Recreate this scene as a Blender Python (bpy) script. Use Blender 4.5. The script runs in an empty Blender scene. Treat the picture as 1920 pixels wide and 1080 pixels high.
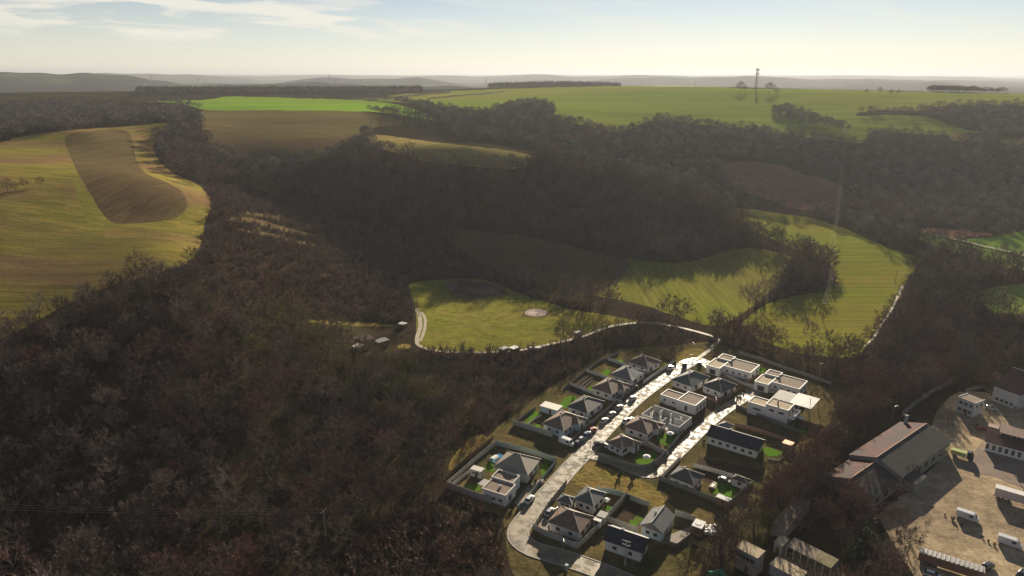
import bpy, bmesh, math, random
import numpy as np
from mathutils import Vector, Matrix
R = math.radians
random.seed(7); rng = np.random.default_rng(11)
S = bpy.context.scene
COL = S.collection

# ------------------------------------------------------------------ camera
PITCH = R(17.5); FPX = 1280.0; CAMH = 120.0
cam = bpy.data.cameras.new('camera'); cam_o = bpy.data.objects.new('camera', cam); COL.objects.link(cam_o)
cam.sensor_width = 36.0; cam.lens = 36.0 * FPX / 1920.0
cam.clip_start = 1.0; cam.clip_end = 120000.0
cam_o.location = (0, 0, CAMH); cam_o.rotation_euler = (R(90) - PITCH, 0, 0)
S.camera = cam_o

# ------------------------------------------------------------------ sky, sun, exposure
SUN_EL = R(16.5); SUN_AZ = R(17.8)          # azimuth measured clockwise from +Y
CLOUD_LOC, CLOUD_LOC2 = (7.1, 2.4, 0), (6.3, 9.0, 0)
CLOUD_COL, SKY_TINT, VEIL_COL = (9.0, 8.5, 7.4, 1), (1.12, 0.92, 0.76, 1), (8.1, 7.6, 6.5, 1)
w = bpy.data.worlds.new('World'); S.world = w; w.use_nodes = True
nt = w.node_tree; nt.nodes.clear()
sky = nt.nodes.new('ShaderNodeTexSky'); sky.sky_type = 'NISHITA'; sky.sun_disc = False
sky.sun_elevation = SUN_EL; sky.sun_rotation = SUN_AZ
sky.altitude = 300; sky.air_density = 0.6; sky.dust_density = 0.02; sky.ozone_density = 1.5
bg = nt.nodes.new('ShaderNodeBackground'); bg.inputs['Strength'].default_value = 0.05
wo = nt.nodes.new('ShaderNodeOutputWorld')
nt.links.new(bg.outputs[0], wo.inputs[0])
# thin cloud streaks in the sky, by direction; slightly warm air
tcw = nt.nodes.new('ShaderNodeTexCoord'); sep = nt.nodes.new('ShaderNodeSeparateXYZ'); nt.links.new(tcw.outputs['Generated'], sep.inputs[0])
def wmath(op, a, b=None, clamp=False):
    n = nt.nodes.new('ShaderNodeMath'); n.operation = op; n.use_clamp = clamp
    for i, q in enumerate((a, b)):
        if q is None: continue
        if isinstance(q, (int, float)): n.inputs[i].default_value = q
        else: nt.links.new(q, n.inputs[i])
    return n.outputs[0]
yc = wmath('MAXIMUM', wmath('ABSOLUTE', sep.outputs['Y']), .05); cx_ = wmath('DIVIDE', sep.outputs['X'], yc); cy_ = wmath('DIVIDE', sep.outputs['Z'], yc)
cy_ = wmath('ADD', cy_, wmath('MULTIPLY', cx_, .045))
cmb = nt.nodes.new('ShaderNodeCombineXYZ'); nt.links.new(cx_, cmb.inputs[0]); nt.links.new(cy_, cmb.inputs[1])
def wnoise(scale, loc, detail, rough, dist=0.0):
    mpw = nt.nodes.new('ShaderNodeMapping'); nt.links.new(cmb.outputs[0], mpw.inputs[0]); mpw.inputs['Scale'].default_value = scale; mpw.inputs['Location'].default_value = loc
    n = nt.nodes.new('ShaderNodeTexNoise'); n.inputs['Scale'].default_value = 1.0; n.inputs['Detail'].default_value = detail; n.inputs['Roughness'].default_value = rough; n.inputs['Distortion'].default_value = dist; nt.links.new(mpw.outputs[0], n.inputs['Vector']); return n.outputs['Fac']
def wramp(v, lo, hi):
    r = nt.nodes.new('ShaderNodeMapRange'); r.interpolation_type = 'SMOOTHSTEP'; r.inputs['From Min'].default_value = lo; r.inputs['From Max'].default_value = hi; nt.links.new(v, r.inputs['Value']); return r.outputs[0]
streak = wramp(wnoise((5.0, 46.0, 1), CLOUD_LOC, 8, .56, .5), .455, .585)
banks = wramp(wnoise((1.6, 7.0, 1), CLOUD_LOC2, 2, .5), .47, .60)
# one bank of streaks over the left of the view
bk = wmath('ADD', wmath('POWER', wmath('ABSOLUTE', wmath('DIVIDE', wmath('ADD', cx_, .44), .40)), 2.0), wmath('POWER', wmath('ABSOLUTE', wmath('DIVIDE', wmath('SUBTRACT', cy_, .052), .045)), 2.0))
banks = wmath('MAXIMUM', wmath('MULTIPLY', banks, .25), wmath('SUBTRACT', 1.3, bk, True))
fade = wmath('MULTIPLY', wmath('SUBTRACT', sep.outputs['Z'], .028), 60.0, True)
cf = wmath('MULTIPLY', wmath('MULTIPLY', wmath('MULTIPLY', streak, banks), fade), .8)
tint = nt.nodes.new('ShaderNodeMix'); tint.data_type = 'RGBA'; tint.blend_type = 'MULTIPLY'; tint.inputs[0].default_value = 1.0; nt.links.new(sky.outputs[0], tint.inputs[6]); tint.inputs[7].default_value = SKY_TINT
veil = nt.nodes.new('ShaderNodeMix'); veil.data_type = 'RGBA'; nt.links.new(wmath('SUBTRACT', .66, wmath('MULTIPLY', wmath('ABSOLUTE', sep.outputs['Z']), 5.6), True), veil.inputs[0]); nt.links.new(tint.outputs[2], veil.inputs[6]); veil.inputs[7].default_value = VEIL_COL
mcl = nt.nodes.new('ShaderNodeMix'); mcl.data_type = 'RGBA'; nt.links.new(cf, mcl.inputs[0]); nt.links.new(veil.outputs[2], mcl.inputs[6]); mcl.inputs[7].default_value = CLOUD_COL
nt.links.new(mcl.outputs[2], bg.inputs['Color'])
sun = bpy.data.lights.new('sun', 'SUN'); sun.energy = 5.0; sun.angle = R(0.5); sun.color = (1.0, 0.87, 0.68)
sun_o = bpy.data.objects.new('sun', sun); COL.objects.link(sun_o)
sd = Vector((math.sin(SUN_AZ)*math.cos(SUN_EL), math.cos(SUN_AZ)*math.cos(SUN_EL), math.sin(SUN_EL)))
sun_o.rotation_euler = sd.to_track_quat('Z', 'Y').to_euler(); sun_o.location = (200, 300, 400)
S.view_settings.view_transform = 'Standard'; S.view_settings.look = 'None'
S.view_settings.exposure = 1.05; S.view_settings.gamma = 1.0; S.view_settings.use_curve_mapping = False
S.render.engine = 'CYCLES'
S.cycles.max_bounces = 5; S.cycles.diffuse_bounces = 2; S.cycles.glossy_bounces = 2
S.cycles.transmission_bounces = 3; S.cycles.volume_bounces = 0; S.cycles.transparent_max_bounces = 6
S.cycles.use_denoising = True; S.cycles.denoiser = 'OPENIMAGEDENOISE'; S.cycles.denoising_input_passes = 'RGB_ALBEDO_NORMAL'; S.cycles.use_adaptive_sampling = False
S.cycles.sample_clamp_indirect = 4.0

# ------------------------------------------------------------------ helpers: pixels of the photograph <-> the ground
CPI, SPI = math.cos(PITCH), math.sin(PITCH)
def ray(px, py):
    u = (np.asarray(px, float) - 960) / FPX; v = (540 - np.asarray(py, float)) / FPX
    return np.stack([u, CPI + v*SPI, -SPI + v*CPI], -1)
def project(X):
    X = np.asarray(X, float); z = X[..., 2] - CAMH
    dep = X[..., 1]*CPI - z*SPI; up = X[..., 1]*SPI + z*CPI
    return 960 + FPX*X[..., 0]/dep, 540 - FPX*up/dep, dep
def at_z(px, py, z):
    d = ray(px, py); t = (z - CAMH) / d[..., 2]
    return np.array([0, 0, CAMH]) + d*t[..., None]

# ---- heights of the land: (px, py, z) seen points, then (px, r, z) points that hills hide or that lie far off
SEEN = [(980,1000,0),(1100,870,0),(1240,700,0),(1290,890,0),(1400,740,0),(1500,720,0),(1450,850,0),(1180,1040,0),(1320,660,0),(1000,800,0),(900,920,0),
 (1700,900,0),(1850,850,0),(1850,1050,0),(1600,1050,0),(1900,700,0),(1750,760,0),(1400,1000,0),(1920,1250,0),(960,1300,0),
 (1000,600,2),(800,600,3),(1200,600,1),(1340,560,0),(1550,600,-1),(1700,520,0),(1500,430,2),(1400,400,6),(1300,500,1),(1000,520,2),(900,460,5),(1600,460,2),
 (1800,520,0),(1900,450,3),(1900,600,0),(1750,420,5),(2100,600,2),(2200,800,0),
 (700,256,63),(800,275,62.5),(900,286,61),(1010,297,55),(1150,325,42.5),(1280,360,28.5),(1370,405,13),
 (800,350,39),(1000,390,27),(1150,420,17),(650,330,44),(700,400,26),(900,420,20),(1250,440,9),(1000,340,41),
 (900,262,55),(860,230,67),(1000,240,61),(1150,270,49),(1250,300,36.5),(1400,330,26),(1600,350,13.5),(1800,350,12),(1900,400,6),(2100,400,10),
 (1450,260,50),(1600,270,45),(1800,270,44),(1900,250,51.5),(2100,250,51.5),
 (1060,210,73),(1180,238,60),(1300,220,66.6),(1500,240,57.6),(1100,190,80),(1400,190,81),(1250,166,95),(1450,168,94),(1600,169,92),(1800,173,88),(1900,176,86),(2100,180,84),
 (500,195,78),(700,200,76),(400,190,79),(700,175,83),(850,175,83),(500,172,84),(1000,164,92),
 (520,280,58),(450,230,70),(600,210,76),(380,262,63),
 (0,268,70),(150,246,75),(320,233,73),(250,330,62),(250,400,52),(150,480,45),(350,470,45),(50,570,38),(375,380,52),(-150,300,68),(-150,500,46),(-300,400,60),
 (200,216,70),(100,232,68),(100,190,80),(100,172,86),(-200,220,72),(-200,180,84),
 (320,290,57),(450,320,45),(560,380,30),(500,420,36),(600,470,22),(500,520,28),(700,520,11),(650,600,9),(400,600,31),(200,650,32),(200,800,20),(400,800,14),
 (600,800,6),(750,750,2),(850,850,0.5),(100,950,11),(400,950,5),(600,1000,2),(800,950,0.5),(100,1150,6),(600,1200,0),(-300,800,25),(-400,1100,12)]
FAR = [(900,660,50),(1000,640,46),(1150,640,33),(1280,610,26),(60,640,69),(-150,640,68),(200,700,70)]
for _px in (-700, -200, 300, 700, 1000, 1300, 1600, 1900, 2400, 3000):
    FAR += [(_px, 2100, 74 if _px < 700 else 66), (_px, 3200, 48), (_px, 6000, 25), (_px, 12000, 10), (_px, 25000, 0), (_px, 60000, -20)]
FAR += [(1040,1720,90),(1300,1650,82),(1600,1600,78),(1900,1600,74),(100,1650,82),(500,1700,82)]
def _ctl():
    pts = []
    for px, py, z in SEEN: pts.append(at_z(px, py, z))
    for px, r, z in FAR:
        th = math.atan((px - 960) / (FPX / CPI)); pts.append(np.array([r*math.sin(th), r*math.cos(th), z]))
    return np.array(pts)
CTL = _ctl()
def warp(X, Y):
    return np.stack([1.3*np.arctan2(X, Y), np.log(np.hypot(X, Y))], -1)
CW = warp(CTL[:, 0], CTL[:, 1])
def _phi(d2): return 0.5*d2*np.log(d2 + 1e-12)
_n = len(CW); _A = np.zeros((_n+3, _n+3))
_A[:_n, :_n] = _phi(((CW[:, None] - CW[None])**2).sum(-1)) + np.eye(_n)*0.0008
_A[:_n, _n] = 1; _A[:_n, _n+1:] = CW; _A[_n, :_n] = 1; _A[_n+1:, :_n] = CW.T
_sol = np.linalg.solve(_A, np.concatenate([CTL[:, 2], np.zeros(3)]))
BUMPS = [  # px, distance, half width across (px), half depth (m), height : ridges towards the horizon
 (150,4200,175,700,78),(-260,4200,260,700,66),(430,4700,140,500,20),(690,5200,150,600,60),(520,3400,200,300,26),(760,2800,140,250,14),
 (60,9000,420,900,92),(520,11000,330,900,72),(900,9000,160,800,66),(1000,2700,190,200,14),
 (1270,6200,200,700,58),(1590,6600,170,700,52),(1700,5400,110,500,36),(1150,8200,200,800,70),(1850,7600,160,700,30),
 (2300,6000,300,900,70),(1640,12000,320,900,60),(300,15000,500,900,60),(1300,15000,500,900,60),(1000,20000,700,1200,60),(200,22000,700,1200,70)]
def land(X, Y):
    X = np.asarray(X, float); Y = np.asarray(Y, float); sh = X.shape
    X = X.ravel(); Y = Y.ravel(); out = np.empty(len(X))
    for i in range(0, len(X), 60000):
        W = warp(X[i:i+60000], Y[i:i+60000])
        d2 = (W[:, None, 0] - CW[None, :, 0])**2 + (W[:, None, 1] - CW[None, :, 1])**2
        out[i:i+60000] = _phi(d2) @ _sol[:_n] + _sol[_n] + W @ _sol[_n+1:]
    r = np.hypot(X, Y); px = 960 + FPX/CPI*np.tan(np.clip(np.arctan2(X, Y), -1.3, 1.3))
    far = np.clip((r - 2000)/1500, 0, 1)
    wob = np.sin(px*0.013 + 1.3*np.log(r)*3) + 0.6*np.sin(px*0.031 + 2.1) + 0.35*np.sin(px*0.077 + r*0.002)
    for bx, br, bw, bd, bh in BUMPS:
        gx = np.exp(-np.abs((px - bx)/bw)**5.0); gr = np.exp(-((r - br)/bd)**2)
        out += bh*gx*gr*(1 + 0.07*wob)
    out += far*3.0*wob
    # gentle unevenness of open ground
    out += 0.35*np.sin(X*0.021 + 0.7)*np.sin(Y*0.017)*np.clip((r - 330)/200, 0, 1)
    return out.reshape(sh)

# polar grid of the land: fine near, wider far
NT, NR = 820, 620
TH = np.linspace(R(-72), R(72), NT)
RR = np.concatenate([np.linspace(70, 420, 250), np.exp(np.linspace(math.log(422), math.log(1700), 240)), np.exp(np.linspace(math.log(1710), math.log(60000), NR - 490))])
GX = RR[:, None]*np.sin(TH)[None]; GY = RR[:, None]*np.cos(TH)[None]
GZ = land(GX, GY)
def hz(X, Y):
    """height of the land by bilinear lookup"""
    X = np.asarray(X, float); Y = np.asarray(Y, float)
    th = np.arctan2(X, Y); r = np.hypot(X, Y)
    ft = np.clip((th - TH[0])/(TH[1] - TH[0]), 0, NT - 1.001); it = ft.astype(int); ft = ft - it
    ir = np.clip(np.searchsorted(RR, r) - 1, 0, NR - 2); fr = np.clip((r - RR[ir])/(RR[ir+1] - RR[ir]), 0, 1)
    return (GZ[ir, it]*(1-fr) + GZ[ir+1, it]*fr)*(1-ft) + (GZ[ir, it+1]*(1-fr) + GZ[ir+1, it+1]*fr)*ft
_RS = np.exp(np.linspace(math.log(72), math.log(30000), 2600))
def ground(px, py):
    """where the line of sight through a photograph pixel meets the land (N,3)"""
    px = np.atleast_1d(np.asarray(px, float)); py = np.atleast_1d(np.asarray(py, float))
    d = ray(px, py); h = np.hypot(d[:, 0], d[:, 1]); out = np.zeros((len(px), 3))
    for i in range(len(px)):
        t = _RS/h[i]; X = d[i, 0]*t; Y = d[i, 1]*t; Z = CAMH + d[i, 2]*t
        g = Z - hz(X, Y); k = int(np.argmax(g < 0))
        if g[k] >= 0: k = len(t) - 1
        if k > 0:
            f = g[k-1]/(g[k-1] - g[k] + 1e-9); tt = t[k-1] + f*(t[k] - t[k-1])
        else: tt = t[0]
        x, y = d[i, 0]*tt, d[i, 1]*tt
        out[i] = (x, y, float(hz(x, y)))
    return out
def G(px, py): return ground([px], [py])[0]
def zat(x, y): return float(hz(np.array([x]), np.array([y]))[0])
def inside(poly, X, Y):
    poly = np.asarray(poly)[:, :2]; c = np.zeros(np.shape(X), bool); n = len(poly)
    bx0, by0 = poly.min(0); bx1, by1 = poly.max(0)
    m = (X >= bx0) & (X <= bx1) & (Y >= by0) & (Y <= by1)
    Xs, Ys = X[m], Y[m]; cc = np.zeros(len(Xs), bool); j = n - 1
    for i in range(n):
        xi, yi = poly[i]; xj, yj = poly[j]
        t = ((yi > Ys) != (yj > Ys)) & (Xs < (xj - xi)*(Ys - yi)/(yj - yi + 1e-12) + xi)
        cc ^= t; j = i
    c[m] = cc
    return c
def wpoly(pp, dense=14, wob=.9):
    """photograph outline -> outline on the land, points added along the edges and eased into a curve"""
    P = [] ; n = len(pp)
    for i in range(n):
        a, b = np.array(pp[i], float), np.array(pp[(i+1) % n], float)
        k = max(1, int(np.hypot(*(b - a))/dense))
        for j in range(k): P.append(a + (b - a)*j/k)
    P = np.array(P)
    for _ in range(2): P = 0.25*np.roll(P, 1, 0) + 0.5*P + 0.25*np.roll(P, -1, 0)
    q = np.arange(len(P)); P = P + wob*np.stack([np.sin(q*1.9 + P[:, 1]*.05) + .7*np.sin(q*.73 + 2), .45*np.sin(q*2.3 + P[:, 0]*.04) + .35*np.sin(q*.91 + 1)], -1)
    return ground(P[:, 0], P[:, 1])

# ------------------------------------------------------------------ object helpers
def tag(o, label=None, cat=None, group=None, kind=None):
    if label: o['label'] = label
    if cat: o['category'] = cat
    if group: o['group'] = group
    if kind: o['kind'] = kind
    return o
def link(name, me, mat=None, parent=None, loc=None):
    o = bpy.data.objects.new(name, me); COL.objects.link(o)
    if mat is not None and me is not None and not me.materials: me.materials.append(mat)
    if parent is not None: o.parent = parent
    if loc is not None: o.location = loc
    return o
def empty(name, loc=(0, 0, 0), rz=0.0, label=None, cat=None, group=None):
    o = bpy.data.objects.new(name, None); COL.objects.link(o); o.empty_display_size = 0.5
    o.location = loc; o.rotation_euler = (0, 0, rz); return tag(o, label, cat, group)
class MB:
    """collects simple shapes, then links them as one mesh object"""
    def __init__(s): s.v = []; s.f = []; s.m = []
    def add(s, vs, fs, mi=0):
        b = len(s.v); s.v += [tuple(map(float, p)) for p in vs]; s.f += [tuple(b + i for i in f) for f in fs]; s.m += [mi]*len(fs); return s
    def box(s, x0, x1, y0, y1, z0, z1, mi=0):
        return s.add([(x0,y0,z0),(x1,y0,z0),(x1,y1,z0),(x0,y1,z0),(x0,y0,z1),(x1,y0,z1),(x1,y1,z1),(x0,y1,z1)],
                     [(0,3,2,1),(4,5,6,7),(0,1,5,4),(1,2,6,5),(2,3,7,6),(3,0,4,7)], mi)
    def hexa(s, lo, hi, mi=0):
        """two loops of n points joined"""
        n = len(lo); return s.add(list(lo) + list(hi), [tuple(range(n-1, -1, -1)), tuple(range(n, 2*n))] + [(i, (i+1) % n, n + (i+1) % n, n + i) for i in range(n)], mi)
    def prism(s, pts, z0, z1, mi=0):
        return s.hexa([(p[0], p[1], z0) for p in pts], [(p[0], p[1], z1) for p in pts], mi)
    def tube(s, a, b, r0, r1=None, n=5, mi=0):
        a, b = Vector(a), Vector(b); r1 = r0 if r1 is None else r1
        d = (b - a).normalized(); u = d.orthogonal().normalized(); v = d.cross(u)
        lo = [a + (u*math.cos(2*math.pi*i/n) + v*math.sin(2*math.pi*i/n))*r0 for i in range(n)]
        hi = [b + (u*math.cos(2*math.pi*i/n) + v*math.sin(2*math.pi*i/n))*r1 for i in range(n)]
        return s.hexa(lo, hi, mi)
    def mesh(s, name):
        me = bpy.data.meshes.new(name); me.from_pydata(s.v, [], s.f)
        if any(s.m): me.polygons.foreach_set('material_index', s.m)
        me.update(); return me
    def build(s, name, mat, parent=None, loc=None, recalc=True):
        me = s.mesh(name)
        if recalc:
            bm = bmesh.new(); bm.from_mesh(me); bmesh.ops.recalc_face_normals(bm, faces=bm.faces); bm.to_mesh(me); bm.free()
        for m in (mat if isinstance(mat, (list, tuple)) else [mat]): me.materials.append(m)
        return link(name, me, None, parent, loc)
def copy_tree(o, parent=None):
    c = o.copy(); COL.objects.link(c)
    if parent is not None: c.parent = parent
    for ch in o.children: copy_tree(ch, c)
    return c

# ------------------------------------------------------------------ materials
def mat(name, c1, c2=None, scale=1.0, rough=0.85, c3=None, scale2=None, bump=0.0, bscale=None, stretch=None, rot=0.0, spec=0.3, metal=0.0, detail=4.0, lo=0.35, hi=0.65, rnd=0.0, mix3=0.5):
    m = bpy.data.materials.new(name); m.use_nodes = True; t = m.node_tree; N = t.nodes; L = t.links
    b = N['Principled BSDF']; b.inputs['Roughness'].default_value = rough; b.inputs['Metallic'].default_value = metal
    b.inputs['Specular IOR Level'].default_value = spec
    tc = N.new('ShaderNodeTexCoord'); mp = N.new('ShaderNodeMapping'); L.new(tc.outputs['Object'], mp.inputs['Vector'])
    mp.inputs['Rotation'].default_value = (0, 0, rot)
    if stretch: mp.inputs['Scale'].default_value = stretch
    col = None
    def noise(sc, d=detail):
        n = N.new('ShaderNodeTexNoise'); n.inputs['Scale'].default_value = sc; n.inputs['Detail'].default_value = d; n.inputs['Roughness'].default_value = 0.6
        L.new(mp.outputs[0], n.inputs['Vector']); return n
    if c2 is None: c2 = tuple(x*0.85 for x in c1)
    n1 = noise(scale); r1 = N.new('ShaderNodeValToRGB'); r1.color_ramp.elements[0].position = lo; r1.color_ramp.elements[1].position = hi
    r1.color_ramp.elements[0].color = (*c1, 1); r1.color_ramp.elements[1].color = (*c2, 1); L.new(n1.outputs['Fac'], r1.inputs[0]); col = r1.outputs[0]
    if c3 is not None:
        n2 = noise(scale2 or scale*0.2, 3.0); r2 = N.new('ShaderNodeValToRGB'); r2.color_ramp.elements[0].position = 0.5 - 0.12; r2.color_ramp.elements[1].position = 0.5 + 0.14
        L.new(n2.outputs['Fac'], r2.inputs[0]); mx = N.new('ShaderNodeMix'); mx.data_type = 'RGBA'
        ml = N.new('ShaderNodeMath'); ml.operation = 'MULTIPLY'; ml.inputs[1].default_value = mix3*2; ml.use_clamp = True
        L.new(r2.outputs[0], ml.inputs[0]); L.new(ml.outputs[0], mx.inputs[0]); L.new(col, mx.inputs[6]); mx.inputs[7].default_value = (*c3, 1); col = mx.outputs[2]
    if rnd > 0:
        oi = N.new('ShaderNodeObjectInfo'); mr = N.new('ShaderNodeMapRange'); mr.inputs['To Min'].default_value = 1 - rnd; mr.inputs['To Max'].default_value = 1 + rnd
        L.new(oi.outputs['Random'], mr.inputs['Value']); hs = N.new('ShaderNodeHueSaturation'); L.new(col, hs.inputs['Color']); L.new(mr.outputs[0], hs.inputs['Value']); col = hs.outputs[0]
    L.new(col, b.inputs['Base Color'])
    if bump > 0:
        n3 = noise(bscale or scale*3, 3.0); bp = N.new('ShaderNodeBump'); bp.inputs['Strength'].default_value = 1.0; bp.inputs['Distance'].default_value = bump
        L.new(n3.outputs['Fac'], bp.inputs['Height']); L.new(bp.outputs[0], b.inputs['Normal'])
    return m
# ------------------------------------------------------------------ the land in pieces: fields, woods, village ground
ZONES = {   # name -> (list of outlines in the photograph)
 'meadow': [[(0,268),(60,252),(150,243),(240,236),(320,229),(337,235),(300,248),(278,262),(290,290),(310,318),(345,335),(378,345),(392,365),(405,385),(385,405),(380,440),(382,460),(350,496),(300,513),(230,528),(150,557),(90,590),(40,618),(0,636),(-200,700),(-420,500),(-300,300)]],
 'ploughed_field': [[(112,252),(150,247),(245,240),(250,262),(253,290),(262,320),(300,338),(335,350),(355,368),(360,388),(345,405),(300,417),(205,421),(185,390),(160,350),(140,310)]],
 'grass_strip': [[(132,325),(150,340),(208,424),(165,428),(150,380)]],
 'stubble_field': [[(368,204),(480,203),(600,204),(680,208),(740,222),(770,232),(700,238),(666,250),(692,262),(650,280),(600,298),(530,307),(480,304),(430,294),(397,276),(378,240)]],
 'dry_grass_strip': [[(680,248),(760,259),(840,270),(900,275),(960,283),(1020,296),(985,316),(960,318),(880,312),(800,304),(740,288),(690,268)],[(845,249),(885,245),(880,251),(850,257)]],
 'bright_crop_field': [[(255,190),(400,187),(420,180),(560,184),(690,188),(745,195),(785,206),(832,230),(790,222),(740,213),(695,209),(600,207.5),(480,206.5),(372,207.5),(360,196),(330,192)]],
 'plateau_field': [[(690,186),(760,176),(860,170),(960,166),(1060,163.5),(1130,162),(1250,160),(1330,162),(1400,166),(1500,167),(1600,169),(1700,172),(1800,174),(1920,176),(2050,178),(2050,198),(1920,197),(1800,197),(1760,199),(1725,209),(1660,205),(1600,211),(1598,219),(1660,215),(1740,217),(1790,240),(1850,248),(1740,254),(1680,247),(1640,244),(1615,246),(1632,270),(1560,264),(1480,252),(1400,242),(1300,232),(1250,222),(1200,232),(1170,250),(1130,244),(1065,228),(1022,219),(1050,210),(1046,197),(990,193),(930,203),(897,218),(880,218),(850,207),(800,197),(757,193)]],
 'ploughed_strip': [[(640,187),(740,180),(820,172),(860,170),(850,174),(780,180),(700,188)],[(790,184),(880,176),(960,170),(950,173),(870,180),(800,187)]],
 'shaded_field': [[(820,428),(900,433),(1000,445),(1100,470),(1200,490),(1290,493),(1345,475),(1400,463),(1450,470),(1490,481),(1496,490),(1470,515),(1448,540),(1432,560),(1400,582),(1365,606),(1330,614),(1240,582),(1180,565),(1100,552),(1010,540),(950,515),(900,490),(850,462)]],
 'shade_toned_field': [[(815,425),(900,433),(1000,445),(1100,470),(1190,489),(1165,525),(1120,556),(1010,540),(950,515),(900,490),(850,462)]],  # shadowed left part of shaded_field, cut out to take a darker colour
 'valley_field': [[(1354,389),(1400,391),(1460,400),(1530,410),(1590,430),(1640,455),(1700,475),(1740,490),(1748,500),(1700,516),(1697,545),(1672,580),(1652,612),(1632,642),(1610,672),(1500,665),(1440,643),(1378,612),(1412,587),(1445,565),(1500,553),(1560,545),(1575,525),(1570,500),(1535,480),(1490,466),(1440,446),(1400,425)]],
 'far_green_field': [[(1798,447),(1880,445),(1900,433),(1930,431),(2000,440),(2000,500),(1920,480),(1850,466)],[(1825,545),(1870,537),(1930,532),(2050,545),(2050,600),(1920,590),(1850,584)],[(1700,430),(1760,445),(1900,480),(2000,502),(2000,530),(1900,505),(1800,478),(1730,455)],[(1735,562),(1760,575),(1757,595),(1745,598)]],
 'red_scrub_clearing': [[(1345,305),(1400,302),(1480,310),(1490,325),(1570,340),(1590,362),(1575,388),(1500,396),(1440,374),(1370,350)],[(1690,425),(1780,430),(1880,440),(1800,446),(1740,442)]],
 'paddock': [[(758,530),(830,524),(900,521),(950,539),(1000,560),(1060,578),(1130,590),(1200,600),(1215,604),(1140,612),(1080,632),(1000,650),(960,656),(900,660),(800,657),(776,642),(784,600),(778,570)]],
 'riding_arena': [[(822,532),(878,525),(905,525),(967,550),(940,556),(858,563)]],
 'rough_grass': [[(560,598),(640,602),(700,606),(758,611),(700,613),(630,609),(565,605)],[(840,870),(860,835),(905,805),(925,822),(890,850),(850,885),(830,895)],[(1060,905),(1100,860),(1140,878),(1200,900),(1240,915),(1250,950),(1300,960),(1330,985),(1230,950),(1150,925),(1100,915)],[(1250,690),(1275,655),(1330,650),(1310,675)],[(735,646),(778,642),(776,658),(740,656)],[(1765,248),(1830,250),(1815,268),(1780,270)],[(1860,262),(1920,258),(1980,262),(1900,276)]],
 'village_ground': [[(835,915),(880,860),(930,800),(960,785),(1010,740),(1075,700),(1150,655),(1240,650),(1330,640),(1420,665),(1540,712),(1572,770),(1535,820),(1490,870),(1440,905),(1415,950),(1345,1000),(1320,1045),(1290,1150),(1000,1200),(950,1040),(945,965),(900,960)]],
 'yard_ground': [[(1775,745),(1800,732),(1850,735),(1960,770),(2100,780),(2100,1250),(1720,1250),(1720,1090),(1655,985),(1640,960),(1690,935),(1775,850),(1740,800)],[(1440,1045),(1490,1030),(1575,1062),(1600,1100),(1500,1100)]],
 'stubble_lines': [[(408,411),(470,407),(560,433),(624,447),(560,441),(480,419)],[(430,427),(520,440),(604,462),(520,449)],[(440,396),(520,404),(604,426),(510,412)]],
}
ORDER = ['stubble_field','meadow','grass_strip','ploughed_field','dry_grass_strip','plateau_field','ploughed_strip','bright_crop_field','shaded_field','shade_toned_field','valley_field','far_green_field','red_scrub_clearing','paddock','riding_arena','village_ground','rough_grass','yard_ground','stubble_lines']
WZ = {k: [wpoly(p) for p in v] for k, v in ZONES.items()}
def zone_of(X, Y):
    z = np.zeros(X.shape, int)
    for i, k in enumerate(ORDER):
        for p in WZ[k]: z[inside(p, X, Y)] = i + 1
    return z
# grid points beside a boundary are moved onto it, so that the edges of the fields run clean
MX, MY, MZ = GX.copy(), GY.copy(), GZ.copy()
def snap(poly):
    P = np.asarray(poly)[:, :2]; Q = np.roll(P, -1, 0); S2 = []
    for a, b in zip(P, Q):
        r = max(60.0, float(np.hypot(*a))); n = max(1, min(200, int(np.hypot(*(b - a))/(0.0016*r)))); S2.append(a + (b - a)*(np.arange(n)/n)[:, None])
    S2 = np.concatenate(S2); X, Y = S2[:, 0], S2[:, 1]; it = np.rint((np.arctan2(X, Y) - TH[0])/(TH[1] - TH[0])).astype(int); rr = np.hypot(X, Y); ir = np.clip(np.searchsorted(RR, rr), 1, NR - 1); ir = np.where(rr - RR[ir-1] < RR[ir] - rr, ir - 1, ir)
    ok = (it > 0) & (it < NT - 1) & (ir > 0) & (ir < NR - 1); X, Y, it, ir = X[ok], Y[ok], it[ok], ir[ok]
    d = np.hypot((X - GX[ir, it])/(GX[ir, it]*0 + RR[ir]*(TH[1] - TH[0])), (Y - GY[ir, it])/(RR[ir+1] - RR[ir])); o = np.argsort(-d)
    MX[ir[o], it[o]] = X[o]; MY[ir[o], it[o]] = Y[o]; MZ[ir[o], it[o]] = hz(X[o], Y[o])
for k in ORDER:
    for p in WZ[k]: snap(p)
cx = 0.25*(MX[:-1, :-1] + MX[1:, :-1] + MX[:-1, 1:] + MX[1:, 1:]); cy = 0.25*(MY[:-1, :-1] + MY[1:, :-1] + MY[:-1, 1:] + MY[1:, 1:])
CZ = zone_of(cx, cy)
M = {}
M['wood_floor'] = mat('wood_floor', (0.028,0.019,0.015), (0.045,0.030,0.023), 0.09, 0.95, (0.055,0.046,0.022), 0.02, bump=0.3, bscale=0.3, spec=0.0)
M['far_land'] = mat('far_land', (0.032,0.030,0.034), (0.075,0.10,0.04), 0.0016, 0.95, (0.028,0.027,0.031), 0.0005, detail=4, lo=.5, hi=.62, spec=0.0)
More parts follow.
